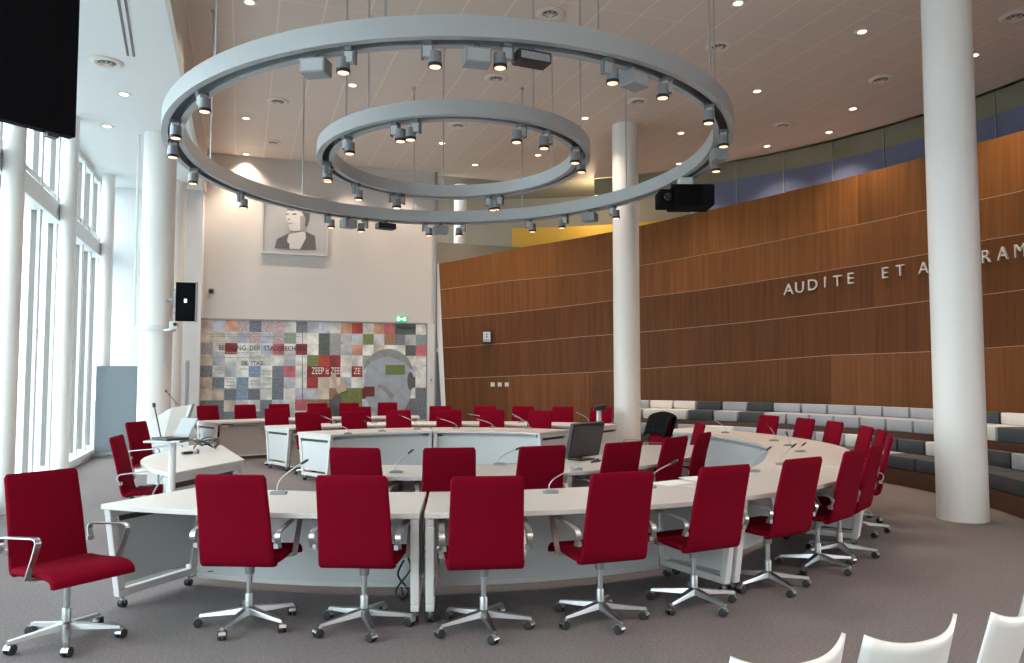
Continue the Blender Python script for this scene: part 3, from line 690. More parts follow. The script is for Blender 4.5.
# ------------------------------------------------------------------ chairs
def loft(profile, wfun, thick, n=14, rnd_=.35):
    """closed upholstered slab following profile [(y,z)], width wfun(t); rounded edges"""
    m = MB(); L = len(profile); vs = []; fs = []
    sec = []
    for k in range(4):
        for j in range(4):
            a = pi / 2 * k + pi / 2 * j / 3; sec.append((a, k))
    ns = len(sec)
    for i in range(L):
        y, z = profile[i]; a, b_ = profile[max(0, i - 1)], profile[min(L - 1, i + 1)]
        d = Vector((b_[0] - a[0], b_[1] - a[1])).normalized(); nrm = Vector((-d.y, d.x))
        w_ = wfun(i / (L - 1)); e_ = 1.0
        if i == 0 or i == L - 1: e_ = .45
        th_ = thick * e_; r_ = min(th_ / 2 * .95, .02)
        shrink = 0 if e_ == 1 else .012
        hw = w_ / 2 - shrink; ht = th_ / 2
        for a_, k in sec:
            cx = (hw - r_) * (1 if k in (0, 3) else -1); cy = (ht - r_) * (1 if k in (0, 1) else -1)
            sx = cx + r_ * cos(a_); sn = cy + r_ * sin(a_)
            dish = .012 * (1 - (sx / (w_ / 2)) ** 2)
            vs.append((sx, y + nrm.x * (sn) , z + nrm.y * (sn) - 0 * dish))
    for i in range(L - 1):
        for k in range(ns):
            k2 = (k + 1) % ns; fs.append((i * ns + k, i * ns + k2, (i + 1) * ns + k2, (i + 1) * ns + k))
    fs.append(list(range(ns))[::-1]); fs.append([(L - 1) * ns + k for k in range(ns)])
    return m.add(vs, fs)
def bez(pts, n=18):      # Catmull-Rom through points
    out = []; P = [pts[0]] + list(pts) + [pts[-1]]
    for i in range(1, len(P) - 2):
        for j in range(n):
            t = j / n; p0, p1, p2, p3 = [Vector(q) for q in P[i - 1:i + 3]]
            out.append(.5 * ((2 * p1) + (-p0 + p2) * t + (2 * p0 - 5 * p1 + 4 * p2 - p3) * t * t + (-p0 + 3 * p1 - 3 * p2 + p3) * t ** 3))
    out.append(Vector(pts[-1])); return out
def make_chair():
    t = thing('swivel_chair', 'red', 'chair', (0, 0, 0))
    seatp = [tuple(p) for p in bez([(.284, .402), (.282, .43), (.245, .454), (.16, .462), (.0, .452), (-.10, .448), (-.165, .450)], 4)]
    backp = [tuple(p) for p in bez([(-.150, .430), (-.190, .436), (-.212, .475), (-.232, .57), (-.262, .72), (-.300, .87), (-.335, 1.0)], 4)]
    loft(seatp, lambda s: .50 - .01 * s, .040).build('seat', 'red', t, smooth=True, auto=60)
    loft(backp, lambda s: .482 - .042 * s, .036).build('backrest', 'red', t, smooth=True, auto=60)
    for s in (-1, 1):
        x = s * .268
        p = bez([(x, -.215, .545), (x, -.245, .60), (x, -.235, .635), (x, -.19, .648), (x, .03, .668), (x, .135, .676), (x, .165, .664), (x, .168, .642), (x, .135, .565), (x, .085, .468), (x, .07, .432)], 4)
        a = MB().tube(p, 0, flat=(.034, .010, (1, 0, 0)))
        a.box(min(x * .9, x), max(x * .9, x), -.235, -.205, .54, .57)
        a.tube([(x, .07, .432), (x * .8, .07, .425), (x * .5, .07, .424)], 0, flat=(.03, .010, (0, 1, 0)))
        a.build('armrest', 'chrome', t, smooth=True, auto=45)
    c = MB().lathe([(.026, .07), (.026, .20), (.024, .205)], 16).lathe([(.018, .20), (.018, .40)], 14).lathe([(.03, .33), (.034, .39), (.06, .415)], 14, 1).box(-.08, .08, -.09, .09, .412, .428, 1)
    c.build('gas_column', ['alu', 'steel'], t, smooth=True)
    b = MB(); b.lathe([(.04, .075), (.045, .085), (.04, .115), (.028, .125)], 18)
    for k in range(5):
        a = 2 * pi * k / 5 + .3; dx, dy = cos(a), sin(a); sd = Vector((-dy, dx, 0))
        vs = []
        for r_, w_, z0, z1 in ((.02, .03, .082, .12), (.16, .024, .074, .100), (.305, .016, .066, .082)):
            c0 = Vector((dx * r_, dy * r_, 0))
            for s1, zz1 in ((-1, z0), (1, z0), (1, z1), (-1, z1)): vs.append(c0 + sd * w_ * s1 * (1 if zz1 == z0 else .75) + Vector((0, 0, zz1)))
        fs = []
        for i in range(2):
            for q in range(4): q2 = (q + 1) % 4; fs.append((i * 4 + q, i * 4 + q2, i * 4 + 4 + q2, i * 4 + 4 + q))
        fs += [(3, 2, 1, 0), (8, 9, 10, 11)]; b.add(vs, fs)
    sb = b.build('star_base', 'chrome', t, smooth=True, auto=25)
    rr = random.Random(11)
    for k in range(5):
        a = 2 * pi * k / 5 + .3; px, py = cos(a) * .30, sin(a) * .30; ca = rr.uniform(0, pi)
        W = Matrix.Translation((px, py, 0)) @ Matrix.Rotation(ca, 4, 'Z') @ Matrix.Translation((.012, 0, .029)) @ Matrix.Rotation(pi / 2, 4, 'X')
        cm = MB().lathe([(.012, -.029), (.027, -.025), (.0285, -.016), (.0285, -.007), (.012, -.005)], 16, 1, W).lathe([(.012, .005), (.0285, .007), (.0285, .016), (.027, .025), (.012, .029)], 16, 1, W)
        cm.lathe([(.010, .04), (.010, .07)], 8, 0, Matrix.Translation((px, py, 0)))
        hv = []; hf = []                                   # chrome hood over the wheels
        Wh = Matrix.Translation((px, py, 0)) @ Matrix.Rotation(ca, 4, 'Z') @ Matrix.Translation((.012, 0, .029))
        for i in range(7):
            q = rad(20 + 150 * i / 6)
            for yy in (-.021, .021):
                for r_ in (.0295, .033): hv.append(Wh @ Vector((cos(q) * r_, yy, sin(q) * r_)))
        for i in range(6):
            o_ = i * 4; hf += [(o_, o_ + 2, o_ + 6, o_ + 4), (o_ + 1, o_ + 5, o_ + 7, o_ + 3), (o_, o_ + 4, o_ + 5, o_ + 1), (o_ + 2, o_ + 3, o_ + 7, o_ + 6)]
        cm.add(hv, hf, 0)
        cm.build('castor', ['chrome', 'rubber'], sb, smooth=True)
    return t
chair0 = make_chair(); used = [False]
def place(x, y, face, label, grp, star=None):
    rz = face - pi / 2
    if not used[0]:
        used[0] = True; c = chair0; c.location = (x, y, 0); c.rotation_euler = (0, 0, rz); c['label'] = label
    else: c = dup(chair0, (x, y, 0), rz, label)
    c['group'] = grp
    st_ = star if star is not None else random.uniform(0, 72)
    for ch in c.children:
        if ch.name.startswith('star_base'): ch.rotation_euler = (0, 0, rad(st_) - YAW - .3 - rz)
    return c
def ring_chair(th, R, label, grp, turn=0): 
    p = pol(th, R); return place(p.x, p.y, th + pi + turn, label, grp)
GO = 'red chairs round the outer ring'; GI = 'red chairs of the inner ring'; GF = 'red chairs of the far rows'
# near outer row by hub position
hubs = [(249, 611, .10, 'leftmost of the row', 42), (364, 613, -.06, 'left of the table joint', 75), (483.5, 614.5, -.04, 'right of the table joint', 69),
        (600, 606, .05, 'fourth from left', 73), (694, 592, .03, 'left of the right table leg', 83), (768, 575, -.02, 'right of the right table leg', 70),
        (818, 557, 0, 'last before the right bend', 84)]
last = None
for x, y, tn, l, sr in hubs:
    p = at(x, y, .09); th = atan2(p.y - CY, p.x - CX)
    place(p.x, p.y, th + pi + tn, 'red swivel chair of the foreground row seen from behind, ' + l, GO, sr); last = th
def span(xs, R, labs, grp, far=True, head='', jit=.06):
    for i, x in enumerate(xs):
        ring_chair(circ(x, R + .25, far), R, head + (labs[i] if labs else ordinal(i)), grp, random.uniform(-jit, jit))
RC = 4.86
for a, l in ((-57.3, 'right side of the outer ring, nearest of the side-on group'), (-43, 'right side of the outer ring, middle of the side-on group'), (-34.5, 'right side of the outer ring, farthest of the side-on group'),
             (-27, 'far right, rightmost of the four facing ones before the benches'), (-16, 'far right, third of the four facing ones before the benches'), (-7.5, 'far right, second of the four facing ones before the benches'), (2, 'far right, leftmost of the four facing ones before the benches')):
    p = Vector((CX + RC * cos(rad(a)), CY + RC * sin(rad(a)), 0)); place(p.x, p.y, rad(a) + pi, 'red swivel chair on the ' + l, GO)
# inner ring, backs to camera
for a, l, tn in ((-116, 'leftmost one', 0), (-103, 'behind the table joint', 0), (-90, 'left of the black monitor', .05), (-76, 'right of the black monitor', 0)):
    ring_chair(rad(a), 3.17, 'red inner ring chair seen from behind, ' + l, GI, tn)
ring_chair(rad(-62), 3.1, 'red inner ring chair seen from behind at an angle, left of the side-on one', GI)
ring_chair(rad(-50.5), 3.1, 'red inner ring chair in side view at the right bend', GI)
ring_chair(rad(-19), 3.0, 'red inner ring chair beyond the side-on one, right neighbour of the jacket', GI)
jc = ring_chair(rad(4), 3.05, 'red swivel chair with a black jacket over its back', GI)
# far rows
span([310, 356, 400, 450, 492, 538], 3.55, None, GF, head='red chair of the inner far row, ')
span([278, 322, 361, 441, 484, 523, 562], 5.3, None, GF, head='red chair of the middle far row, ')
ring_chair(circ(600, 5.55), 5.3, 'red chair behind the small black desk console by the middle column', GF)
span([210, 246, 281, 319, 350, 388], 7.55, None, GF, head='red chair of the last row before the mural, ')
# single chair at lower left, turned towards the camera
p = at(66, 627, .09)
place(p.x, p.y, rad(-51), 'red swivel chair alone at the lower left, seen from its front', 'single red chair', 12)
p = at(148, 500, 0); c1 = atd(153, 400, 7.9)
place(c1.x, c1.y, -YAW + rad(13), 'red swivel chair in side view at the left side desk', 'red chairs at the left desk')
c2 = atd(160, 400, 10.2)
place(c2.x, c2.y, rad(-15) - .2, 'red swivel chair at the side desk, behind the laptop stand', 'red chairs at the left desk')

# jacket over a chair back: a draped cloth sheet
jk = MB(); vs = []; fs = []; nu, nv = 18, 12
T = jc.matrix_basis
for i in range(nu + 1):
    u_ = -1 + 2 * i / nu
    for j in range(nv + 1):
        v_ = -1 + 2 * j / nv
        drop = abs(v_); z = 1.085 - (.34 if v_ > 0 else .46) * max(0, drop - .15) ** 1.1 - .06 * u_ * u_ - .03 * drop; y = -.345 + (.062 * (1 if v_ > 0 else -1) * min(1, drop * 5)) + .010 * sin(11 * u_) * drop
        vs.append(Vector((u_ * .28, y - (z - 1.05) * .38, z)))
for i in range(nu):
    for j in range(nv): a = i * (nv + 1) + j; fs.append((a, a + 1, a + nv + 2, a + nv + 1))
jk.add(vs, fs); jo = jk.build('jacket', 'jacket', smooth=True, auto=80); sol = jo.modifiers.new('t', 'SOLIDIFY'); sol.thickness = .012
jo.location = jc.location; jo.rotation_euler = jc.rotation_euler; tag(jo, 'black jacket draped over the back of a red chair', 'jacket')

# ------------------------------------------------------------------ side desk, laptop stand, lectern at left
DA = Vector((-.57, 7.61, 0)); DB = Vector((.06, 8.62, 0))
dk = thing('side_desk', 'white desk with slotted end panel and cables on top, at left', 'desk', (DA + DB) / 2)
dparts = []
out = [DA, DB, Vector((-.20, 10.5, 0)), Vector((-.55, 10.62, 0))] + [Vector((-.62 - .34 * sin(pi * k / 9), 10.4 - 2.75 * k / 9, 0)) for k in range(1, 9)]
o = MB().prism([(v.x, v.y) for v in out], Matrix.Translation((0, 0, .695)), .035).build('tabletop', 'top', bevel=.004); dparts.append(o)
e1 = (DB - DA).normalized(); WD = (DB - DA).length
TE = Matrix(((e1.x, 0, -e1.y, DA.x - e1.y * .03), (e1.y, 0, e1.x, DA.y + e1.x * .03), (0, 1, 0, 0), (0, 0, 0, 1)))
def q4(z0, z1, a, b): return [(a + .08 * (.69 - z0) / .6, z0), (b - .08 * (.69 - z0) / .6, z0), (b - .08 * (.69 - z1) / .6, z1), (a + .08 * (.69 - z1) / .6, z1)]
f = MB(); f.prism(q4(.63, .693, 0, WD), TE, .045); f.prism(q4(.08, .13, 0, WD), TE, .045); f.prism(q4(.13, .63, 0, .07), TE, .045); f.prism(q4(.13, .63, WD - .07, WD), TE, .045)
o = f.build('end_frame', 'white', bevel=.005); dparts.append(o); ef = o
o = MB().prism(q4(.13, .575, .09, WD - .09), TE @ Matrix.Translation((0, 0, .01)), .02).build('end_panel', 'panel'); dparts.append(o); ep = o
o = MB().box(-.34, -.32, 8.85, 10.4, .1, .66).build('modesty_panel', 'panel'); dparts.append(o)
o = MB().box(-.6, -.24, 10.42, 10.46, .05, .694).build('end_support', 'white'); dparts.append(o)
o = MB().prism(q4(.574, .632, .12, WD - .12), TE @ Matrix.Translation((0, 0, .02)), .01).build('slot_shade', 'gap'); dparts.append(o)  # dark strip standing in for shade behind the desk's end slot
cs = MB()
for v in (DA + e1 * .14, DB - e1 * .14, Vector((-.5, 10.44, 0)), Vector((-.28, 10.44, 0))): cs.lathe([(.028, 0), (.028, .05), (.01, .055), (.01, .09)], 10, 0, Matrix.Translation((v.x, v.y, 0)))
o = cs.build('castor', 'rubber'); dparts.append(o)
for o in dparts: o.parent = dk
at_world(dk, *dparts)
ep.parent = ef
# stuff on the side desk
q = at(206, 449, .732); cb = MB(); rc = random.Random(2)
for k in range(3):
    pts = []; ph = rc.uniform(0, 6)
    for i in range(14):
        a = ph + i * .55; pts.append((q.x + .12 * cos(a) * (1 + .2 * sin(i)), q.y + .22 * sin(a), .745 + .11 * abs(sin(i * .45 + k))))
    cb.tube([tuple(v) for v in bez(pts, 3)], .007, 6)
tag(cb.build('cable_bundle', 'black', smooth=True), 'tangle of black cables lying on the left side desk', 'cable')
q = at(188, 454, .732)
ms_ = thing('desk_microphone_base', 'small black and grey gadget lying on the left side desk', 'gadget', (q.x, q.y, .731), .5)
MB().box(-.07, .05, -.03, .03, 0, .03).build('body', 'black', ms_, bevel=.01); MB().lathe([(.025, 0), (.03, .02), (.015, .05)], 12, 0, Matrix.Translation((.09, -.02, 0))).build('knob', 'steel', ms_, smooth=True)
# laptop stand
q = atd(172, 470, 6.7); zp = 1.6 - 63 * 6.7 / 775
st = thing('speaker_stand', 'white round post with small platform carrying a laptop, left', 'stand', (q.x, q.y, 0), -YAW)
MB().lathe([(.030, .02), (.030, zp - .02)], 24).build('post', 'white', st, smooth=True)
MB().box(-.19, .12, -.14, .14, zp - .02, zp).build('platform', 'alu', st, bevel=.006); MB().lathe([(.2, 0), (.2, .015), (.08, .03)], 28).build('foot', 'alu', st, smooth=True)
lt = thing('laptop', 'small open dark laptop on the white post stand at left', 'laptop', (q.x - .02, q.y, zp + .001), -YAW - rad(38))
MB().box(-.13, .13, -.10, .10, 0, .018).build('keyboard_base', 'black', lt, bevel=.004)
MB().box(-.13, .13, .0, .008, 0, .18, 0, Matrix.Translation((0, .09, .018)) @ Matrix.Rotation(rad(-28), 4, 'X')).build('lid', 'grey', lt, bevel=.003)
MB().box(-.12, .12, -.002, .0, .015, .17, 0, Matrix.Translation((0, .09, .018)) @ Matrix.Rotation(rad(-28), 4, 'X')).build('screen', 'screenr', lt)
# white lectern with sloping panel
q = atd(178, 430, 11.8)
le = thing('lectern', 'white lectern with large sloping grey panel behind the laptop', 'lectern', (q.x, q.y, 0), -YAW)
def zof(y, d): return EYE - (y - HOR) * d / F
MB().prism([(-.36, 0), (.02, 0), (.02, zof(3+409, 11)), (-.05, zof(3+407, 11)), (-.36, zof(3+422, 11))], Matrix.Rotation(pi / 2, 4, 'X') @ Matrix.Translation((0, 0, -.3)), .5).build('body', 'white', le, bevel=.008)
MB().prism([(-.08, zof(3+436, 11)), (.17, zof(3+437, 11)), (.32, zof(3+403, 11)), (.02, zof(3+406, 11))], Matrix.Translation((0, -.26, 0)) @ Matrix.Rotation(pi / 2, 4, 'X'), .03).build('sloping_panel', 'tan', le, bevel=.005)
MB().prism([(.14, zof(3+437, 11)), (.19, zof(3+437, 11)), (.345, zof(3+402, 11)), (.30, zof(3+403, 11))], Matrix.Translation((0, -.24, 0)) @ Matrix.Rotation(pi / 2, 4, 'X'), .10).build('edge_frame', 'white', le)
MB().box(-.1, .3, -.3, .1, 0, zof(3+440, 11)).build('pedestal', 'panel', le, bevel=.01)

def stalk(px, base_px, d_, z_, label):
    b0 = atd(base_px[0], base_px[1], d_); t0 = atd(px[0], px[1], d_); v = t0 - b0; b0.z = z_; v.z = t0.z - z_
    m_ = thing('microphone', label, 'microphone', b0)
    MB().box(-.03, .03, -.02, .02, 0, .02).build('base', 'grey', m_)
    MB().tube(bez([(0, 0, .01), tuple(v * .5 + Vector((0, 0, .01))), tuple(v)], 4), .006, 6).build('gooseneck', 'black', m_, smooth=True)
    MB().tube([v * .93, v * .95, v * 1.04, v * 1.06], [.008, .014, .014, .008], 8).build('capsule', 'black', m_, smooth=True)
stalk((154, 405), (161, 438), 6.72, zp + .001, 'black gooseneck microphone beside the laptop on the post stand')
stalk((166, 391), (177, 407), 11.85, zof(407, 11) + .002, 'thin gooseneck microphone on top of the white lectern')
# monitor standing on the inner table
q = at(584, 460, .73); dq = depth(q)
mo = thing('desk_monitor', 'black flat monitor leaning back on the inner ring table', 'monitor', (q.x, q.y, .731), -YAW + rad(48))
h_ = .36; wv = .54
Tm = Matrix.Translation((0, 0, .03)) @ Matrix.Rotation(rad(13), 4, 'X')
MB().box(-wv / 2, wv / 2, -.0, .05, 0, h_, 0, Tm).build('casing', 'black', mo, bevel=.008)
MB().box(-wv / 2 + .02, wv / 2 - .02, -.004, 0, .02, h_ - .02, 0, Tm).build('screen', 'screen', mo)
MB().box(-.12, .12, -.05, .12, 0, .012).box(-.03, .03, .05, .08, 0, .2).build('stand', 'black', mo)
# small speaking post near the middle column
q = atd(599, 420, 12.6)
ps = thing('speaking_post', 'slim white post with black console in front of the wood wall', 'stand', (q.x, q.y, 0), -YAW)
zp2 = zof(410, 12.6)
MB().lathe([(.04, 0.01), (.04, zp2)], 16).build('post', 'white', ps, smooth=True); MB().lathe([(.17, 0), (.17, .012), (.05, .02)], 24).build('foot', 'alu', ps, smooth=True)
MB().prism([(-.10, 0), (.12, 0), (.09, .10), (-.07, .06)], Matrix.Translation((0, .1, zp2)) @ Matrix.Rotation(pi / 2, 4, 'X'), .2).build('console', 'black', ps, bevel=.006)
MB().tube(bez([(.06, 0, zp2 + .06), (.08, 0, zp2 + .22), (.11, 0, zp2 + .34)], 5), .005, 6).build('gooseneck', 'black', ps)

# ------------------------------------------------------------------ gooseneck microphones
GM = 'gooseneck microphones on the tables'
def mic(b, tpx, label, z=.731):
    bp_ = at(b[0], b[1], z); d = depth(bp_); tip = atd(tpx[0], tpx[1], d)
    m = thing('microphone', label, 'microphone', bp_, 0, GM)
    v = tip - bp_; a = atan2(v.y, v.x)
    MB().box(-.045, .07, -.03, .03, 0, .018, 0, Matrix.Rotation(a, 4, 'Z')).box(-.02, .05, -.02, .02, .018, .024, 1, Matrix.Rotation(a, 4, 'Z')).build('base', ['grey', 'alu'], m, bevel=.003)
    hv = Vector((v.x, v.y, 0)); pts = [Vector((0, 0, .015)), hv * .02 + Vector((0, 0, v.z * .28)), hv * .16 + Vector((0, 0, v.z * .48)), hv * .5 + Vector((0, 0, v.z * .72)), v * .97]
    pts = [tuple(q_) for q_ in bez([tuple(p_) for p_ in pts], 4)]
    MB().tube(pts, .0045, 6).build('gooseneck', 'alu', m, smooth=True)
    e_ = (Vector(pts[-1]) - Vector(pts[-2])).normalized()
    MB().tube([v * .97 - e_ * .03, v * .97 - e_ * .02, v * .97 + e_ * .02, v * .97 + e_ * .035], [.006, .010, .010, .006], 8).build('capsule', 'black', m, smooth=True)
for b_, t_, l in [((277, 494), (305, 461), 'behind the leftmost foreground chair'), ((549, 493), (596, 460), 'between third and fourth foreground chairs'), ((647, 488), (675, 461), 'between fourth and fifth foreground chairs'),
                  ((752, 472), (769, 448), 'right of the fifth foreground chair'), ((781, 465), (794, 445), 'left of the seventh foreground chair'), ((799, 452), (804, 444), 'at the right bend of the outer table'),
                  ((775, 441), (768, 425), 'on the outer table below the leftmost far right chair'), ((790, 446), (787, 434), 'on the outer table at the far right, next to a tall one'), ((726, 433), (712, 419), 'on the outer table at its far right end')]:
    mic(b_, t_, 'thin gooseneck microphone ' + l)
for b_, t_, l in [((395, 473), (411, 451), 'between the two centre inner chairs'), ((498, 465), (519, 448), 'between second and third inner chairs'), ((575, 470), (598, 461), 'in front of the black monitor'), ((668, 436), (655, 428), 'on the right inner table')]:
    mic(b_, t_, 'thin gooseneck microphone ' + l)
for i, (b_, t_) in enumerate([((349, 434), (330, 422)), ((383, 431.5), (365, 421)), ((418, 429.5), (400, 415)), ((457, 428.5), (438, 418)), ((493, 428), (474, 418)), ((529, 428.5), (512, 415))]):
    mic(b_, t_, 'thin gooseneck microphone on the inner far row table, ' + ordinal(i))
for i, (b_, t_) in enumerate([((334, 424), (322, 416)), ((375, 423), (366, 416)), ((494, 422.5), (466, 413.5)), ((522, 422.5), (510, 413)), ((589, 424), (574, 411)), ((614, 424), (612, 417))]):
    mic(b_, t_, 'thin gooseneck microphone on the middle far row table, ' + ordinal(i))
# papers on the near table
for i, (x, y, a, l) in enumerate(((700, 478, .1, 'right of the fourth foreground chair'), (672, 483, .3, 'by the fifth foreground chair'))):
    q = at(x, y, .732); o = MB().box(-.15, .15, -.1, .1, 0, .004).build('paper_sheet', 'paper', loc=(q.x, q.y, .731)); o.rotation_euler = (0, 0, a); tag(o, 'white sheet of paper on the outer table, ' + l, 'paper')

# cables under the foreground tables
def cable(px, label, z=.012, r=.007):
    pts = [tuple(at(x, y, zz)) for x, y, zz in px]
    o = MB().tube([tuple(v) for v in bez(pts, 6)], r, 6).build('power_cable', 'black', smooth=True); tag(o, label, 'cable')
cable([(190, 577, .02), (205, 572, .1), (220, 571, .12), (250, 573, .12), (275, 577, .1), (300, 580, .07), (330, 578, .08)], 'black cable running under the left foreground table')
cable([(320, 578, .1), (345, 575, .14), (380, 580, .1), (398, 582, .08), (403, 595, .01)], 'black cable under the table behind the second chair')
cable([(404, 560, .3), (398, 575, .2), (408, 590, .02), (402, 600, .01), (396, 590, .05), (410, 570, .25), (407, 555, .35)], 'looped black cable hanging left of the table joint')

# ------------------------------------------------------------------ white plastic chairs in the foreground
def shell_chair(x, y, face, label, z0=0):
    t = thing('stacking_chair', label, 'chair', (x, y, z0), face - pi / 2, 'white plastic chairs at lower right')
    def sheet(nu, nv, fn, th_):
        vs = [fn(-1 + 2 * i / nu, j / nv) for i in range(nu + 1) for j in range(nv + 1)]
        fs = [(i * (nv + 1) + j, i * (nv + 1) + j + 1, (i + 1) * (nv + 1) + j + 1, (i + 1) * (nv + 1) + j) for i in range(nu) for j in range(nv)]
        return MB().add(vs, fs)
    def back(u, v):
        wd = .235 - .015 * v; z = .45 + v * (.35 + .035 * abs(u) ** 3)
        return Vector((u * wd, -.20 - .10 * v + .055 * u * u, z))
    def seat(u, v):
        return Vector((u * .225, -.18 + .42 * v, .455 - .02 * (1 - u * u) - .03 * max(0, v - .8)))
    for fn, nm in ((back, 'backrest'), (seat, 'seat')):
        o = sheet(16, 10, fn, .01).build(nm, 'plast', t, smooth=True, auto=80); s_ = o.modifiers.new('t', 'SOLIDIFY'); s_.thickness = .012; s_.offset = 0
    for sx in (-1, 1):
        MB().tube([(sx * .19, .18, .43), (sx * .23, .24, .01)], .011, 8).build('leg', 'chrome', t, smooth=True)
        MB().tube([(sx * .19, -.15, .43), (sx * .23, -.24, .01)], .011, 8).build('leg', 'chrome', t, smooth=True)
        MB().tube([(sx * .205, -.14, .425), (sx * .205, .18, .425)], .008, 6).build('seat_rail', 'chrome', t, smooth=True)
    return t
tc0 = CX, CY
for px, py, l, tn in ((797, 660, 'leftmost white plastic chair at the bottom edge', .25), (920, 638, 'middle white plastic chair at the lower right corner', .22), (1020, 611, 'right white plastic chair cut by the corner of the photo', .42)):
    q = at(px, py, .80); f_ = atan2(CY - q.y, CX - q.x) + tn
    q2 = Vector((q.x, q.y, 0)) + Vector((cos(f_), sin(f_), 0)) * .27
    shell_chair(q2.x, q2.y, f_, l)

# ------------------------------------------------------------------ hanging light rings
RCX, RCY, RZ = 2.62, 9.74, 4.40; TA, TB = .011, -.042
def rz_(x, y): return RZ + TA * (x - RCX) + TB * (y - RCY)
def rpt(th, R, dz): x, y = RCX + R * cos(th), RCY + R * sin(th); return Vector((x, y, rz_(x, y) + dz))
def ring_light(R, wd, bh, name, label, grp, rods, dz=0):
    t = thing(name, label, 'light ring', (RCX, RCY, RZ), 0, grp); parts = []
    def band(r0, r1, z0, z1, nm, m):
        n = 128; vs = []; fs = []
        for i in range(n):
            a = 2 * pi * i / n
            for r, z in ((r0, z0), (r1, z0), (r1, z1), (r0, z1)): vs.append(rpt(a, r, z + dz))
        for i in range(n):
            j = (i + 1) % n
            for k in range(4): k2 = (k + 1) % 4; fs.append((i * 4 + k, i * 4 + k2, j * 4 + k2, j * 4 + k))
        o = MB().add(vs, fs).build(nm, m, smooth=True, auto=30); o.parent = t; parts.append(o)
    band(R - .02, R, 0, bh, 'outer_band', 'ring'); band(R - wd, R - wd + .02, 0, bh, 'inner_band', 'ring')
    band(R - wd + .02, R - .02, bh - .03, bh - .01, 'top_plate', 'ringd')
    band(R - wd + .02, R - wd + .07, 0, .015, 'flange', 'ring'); band(R - .07, R - .02, 0, .015, 'flange', 'ring')
    for th in rods:
        p0 = rpt(th, R - wd / 2, bh + dz); o = MB().tube([p0, Vector((p0.x, p0.y, CEIL - .01))], .011, 8).lathe([(.035, CEIL - .03), (.035, CEIL)], 12, 0, Matrix.Translation((p0.x, p0.y, 0))).build('suspension_rod', 'alu', smooth=True); o.parent = t; parts.append(o)
    at_world(t, *parts); return t
def rang(x, y, z=None):                      # angle on a ring from a pixel
    z = z if z is not None else RZ; p = at(x, y, z)
    for _ in range(3): p = at(x, y, rz_(p.x, p.y) + (z - RZ))
    return atan2(p.y - RCY, p.x - RCX)
RODS1 = [rang(204, 60, RZ + .2), rang(384, 20, RZ + .2), rang(598, 36, RZ + .2), rang(709, 88, RZ + .2), rang(214, 178), rang(314, 206), rang(418, 216), rang(515, 214), rang(617, 200), rang(704, 155)]
ring_light(3.53, .24, .19, 'ring_light', 'large outer ring light hanging on thin rods', 'concentric hanging rings', RODS1)
RODS2 = [rang(346, 118, RZ + .2), rang(370, 110, RZ + .2), rang(525, 112, RZ + .2), rang(582, 135, RZ + .2), rang(542, 180), rang(443, 197)]
ring_light(1.77, .22, .17, 'ring_light', 'small inner ring light hanging inside the large one', 'concentric hanging rings', RODS2, -.02)
def make_spot():
    t = thing('spotlight', 'spot', 'spotlight', (0, 0, 0), 0, 'spotlights on the hanging rings')
    MB().box(-.03, .03, -.05, .05, -.035, 0).box(-.05, -.035, -.02, .02, -.13, -.02).build('bracket', 'ringd', t)
    MB().box(-.035, .035, -.035, .035, -.12, -.03).build('gear_box', 'ring', t, bevel=.006)
    MB().lathe([(.035, -.07), (.05, -.075), (.052, -.15), (.054, -.17)], 18, 0, Matrix.Translation((.055, 0, 0))).lathe([(.054, -.165), (.056, -.19), (.05, -.19)], 18, 1, Matrix.Translation((.055, 0, 0))).build('lamp_head', ['spot', 'black'], t, smooth=True)
    MB().lathe([(.044, -.1915), (.044, -.190)], 16, 0, Matrix.Translation((.055, 0, 0))).build('lens', 'lens', t)
    return t
spot0 = make_spot(); su = [False]; spot0.scale = (1.15, 1.15, 1.15)
def spots(pts, R, dz, word):
    for i, (x, y) in enumerate(sorted(pts)):
        th = rang(x, y, RZ - .05 + dz); p = rpt(th, R - .12, dz - .002); lab = 'small grey spotlight on the %s hanging ring, %s' % (word, ordinal(i) if i < 20 else ('twenty-%s from left' % ORD[i - 20] if i - 20 < 9 else 'rightmost'))
        if not su[0]: su[0] = True; s = spot0; s.location = p; s.rotation_euler = (0, 0, th + pi / 2); s['label'] = lab
        else: s = dup(spot0, p, th + pi / 2 + random.choice((0, pi)), lab)
OUT = [(189, 93), (172, 124), (178, 145), (204, 172), (261, 193), (345, 48), (427, 44), (508, 48), (606, 65), (666, 83), (713, 109), (725, 134), (716, 160), (341, 212), (373, 217), (428, 221), (462, 221), (523, 218), (559, 215), (610, 208)]
spots(OUT, 3.53, 0, 'large')
INN = [(340, 139), (329, 166), (333, 170), (367, 185), (398, 194), (406, 195), (391, 124), (412, 120), (524, 127), (546, 136), (577, 151), (580, 158), (484, 195), (495, 195)]
spots(INN, 1.77, -.02, 'inner')
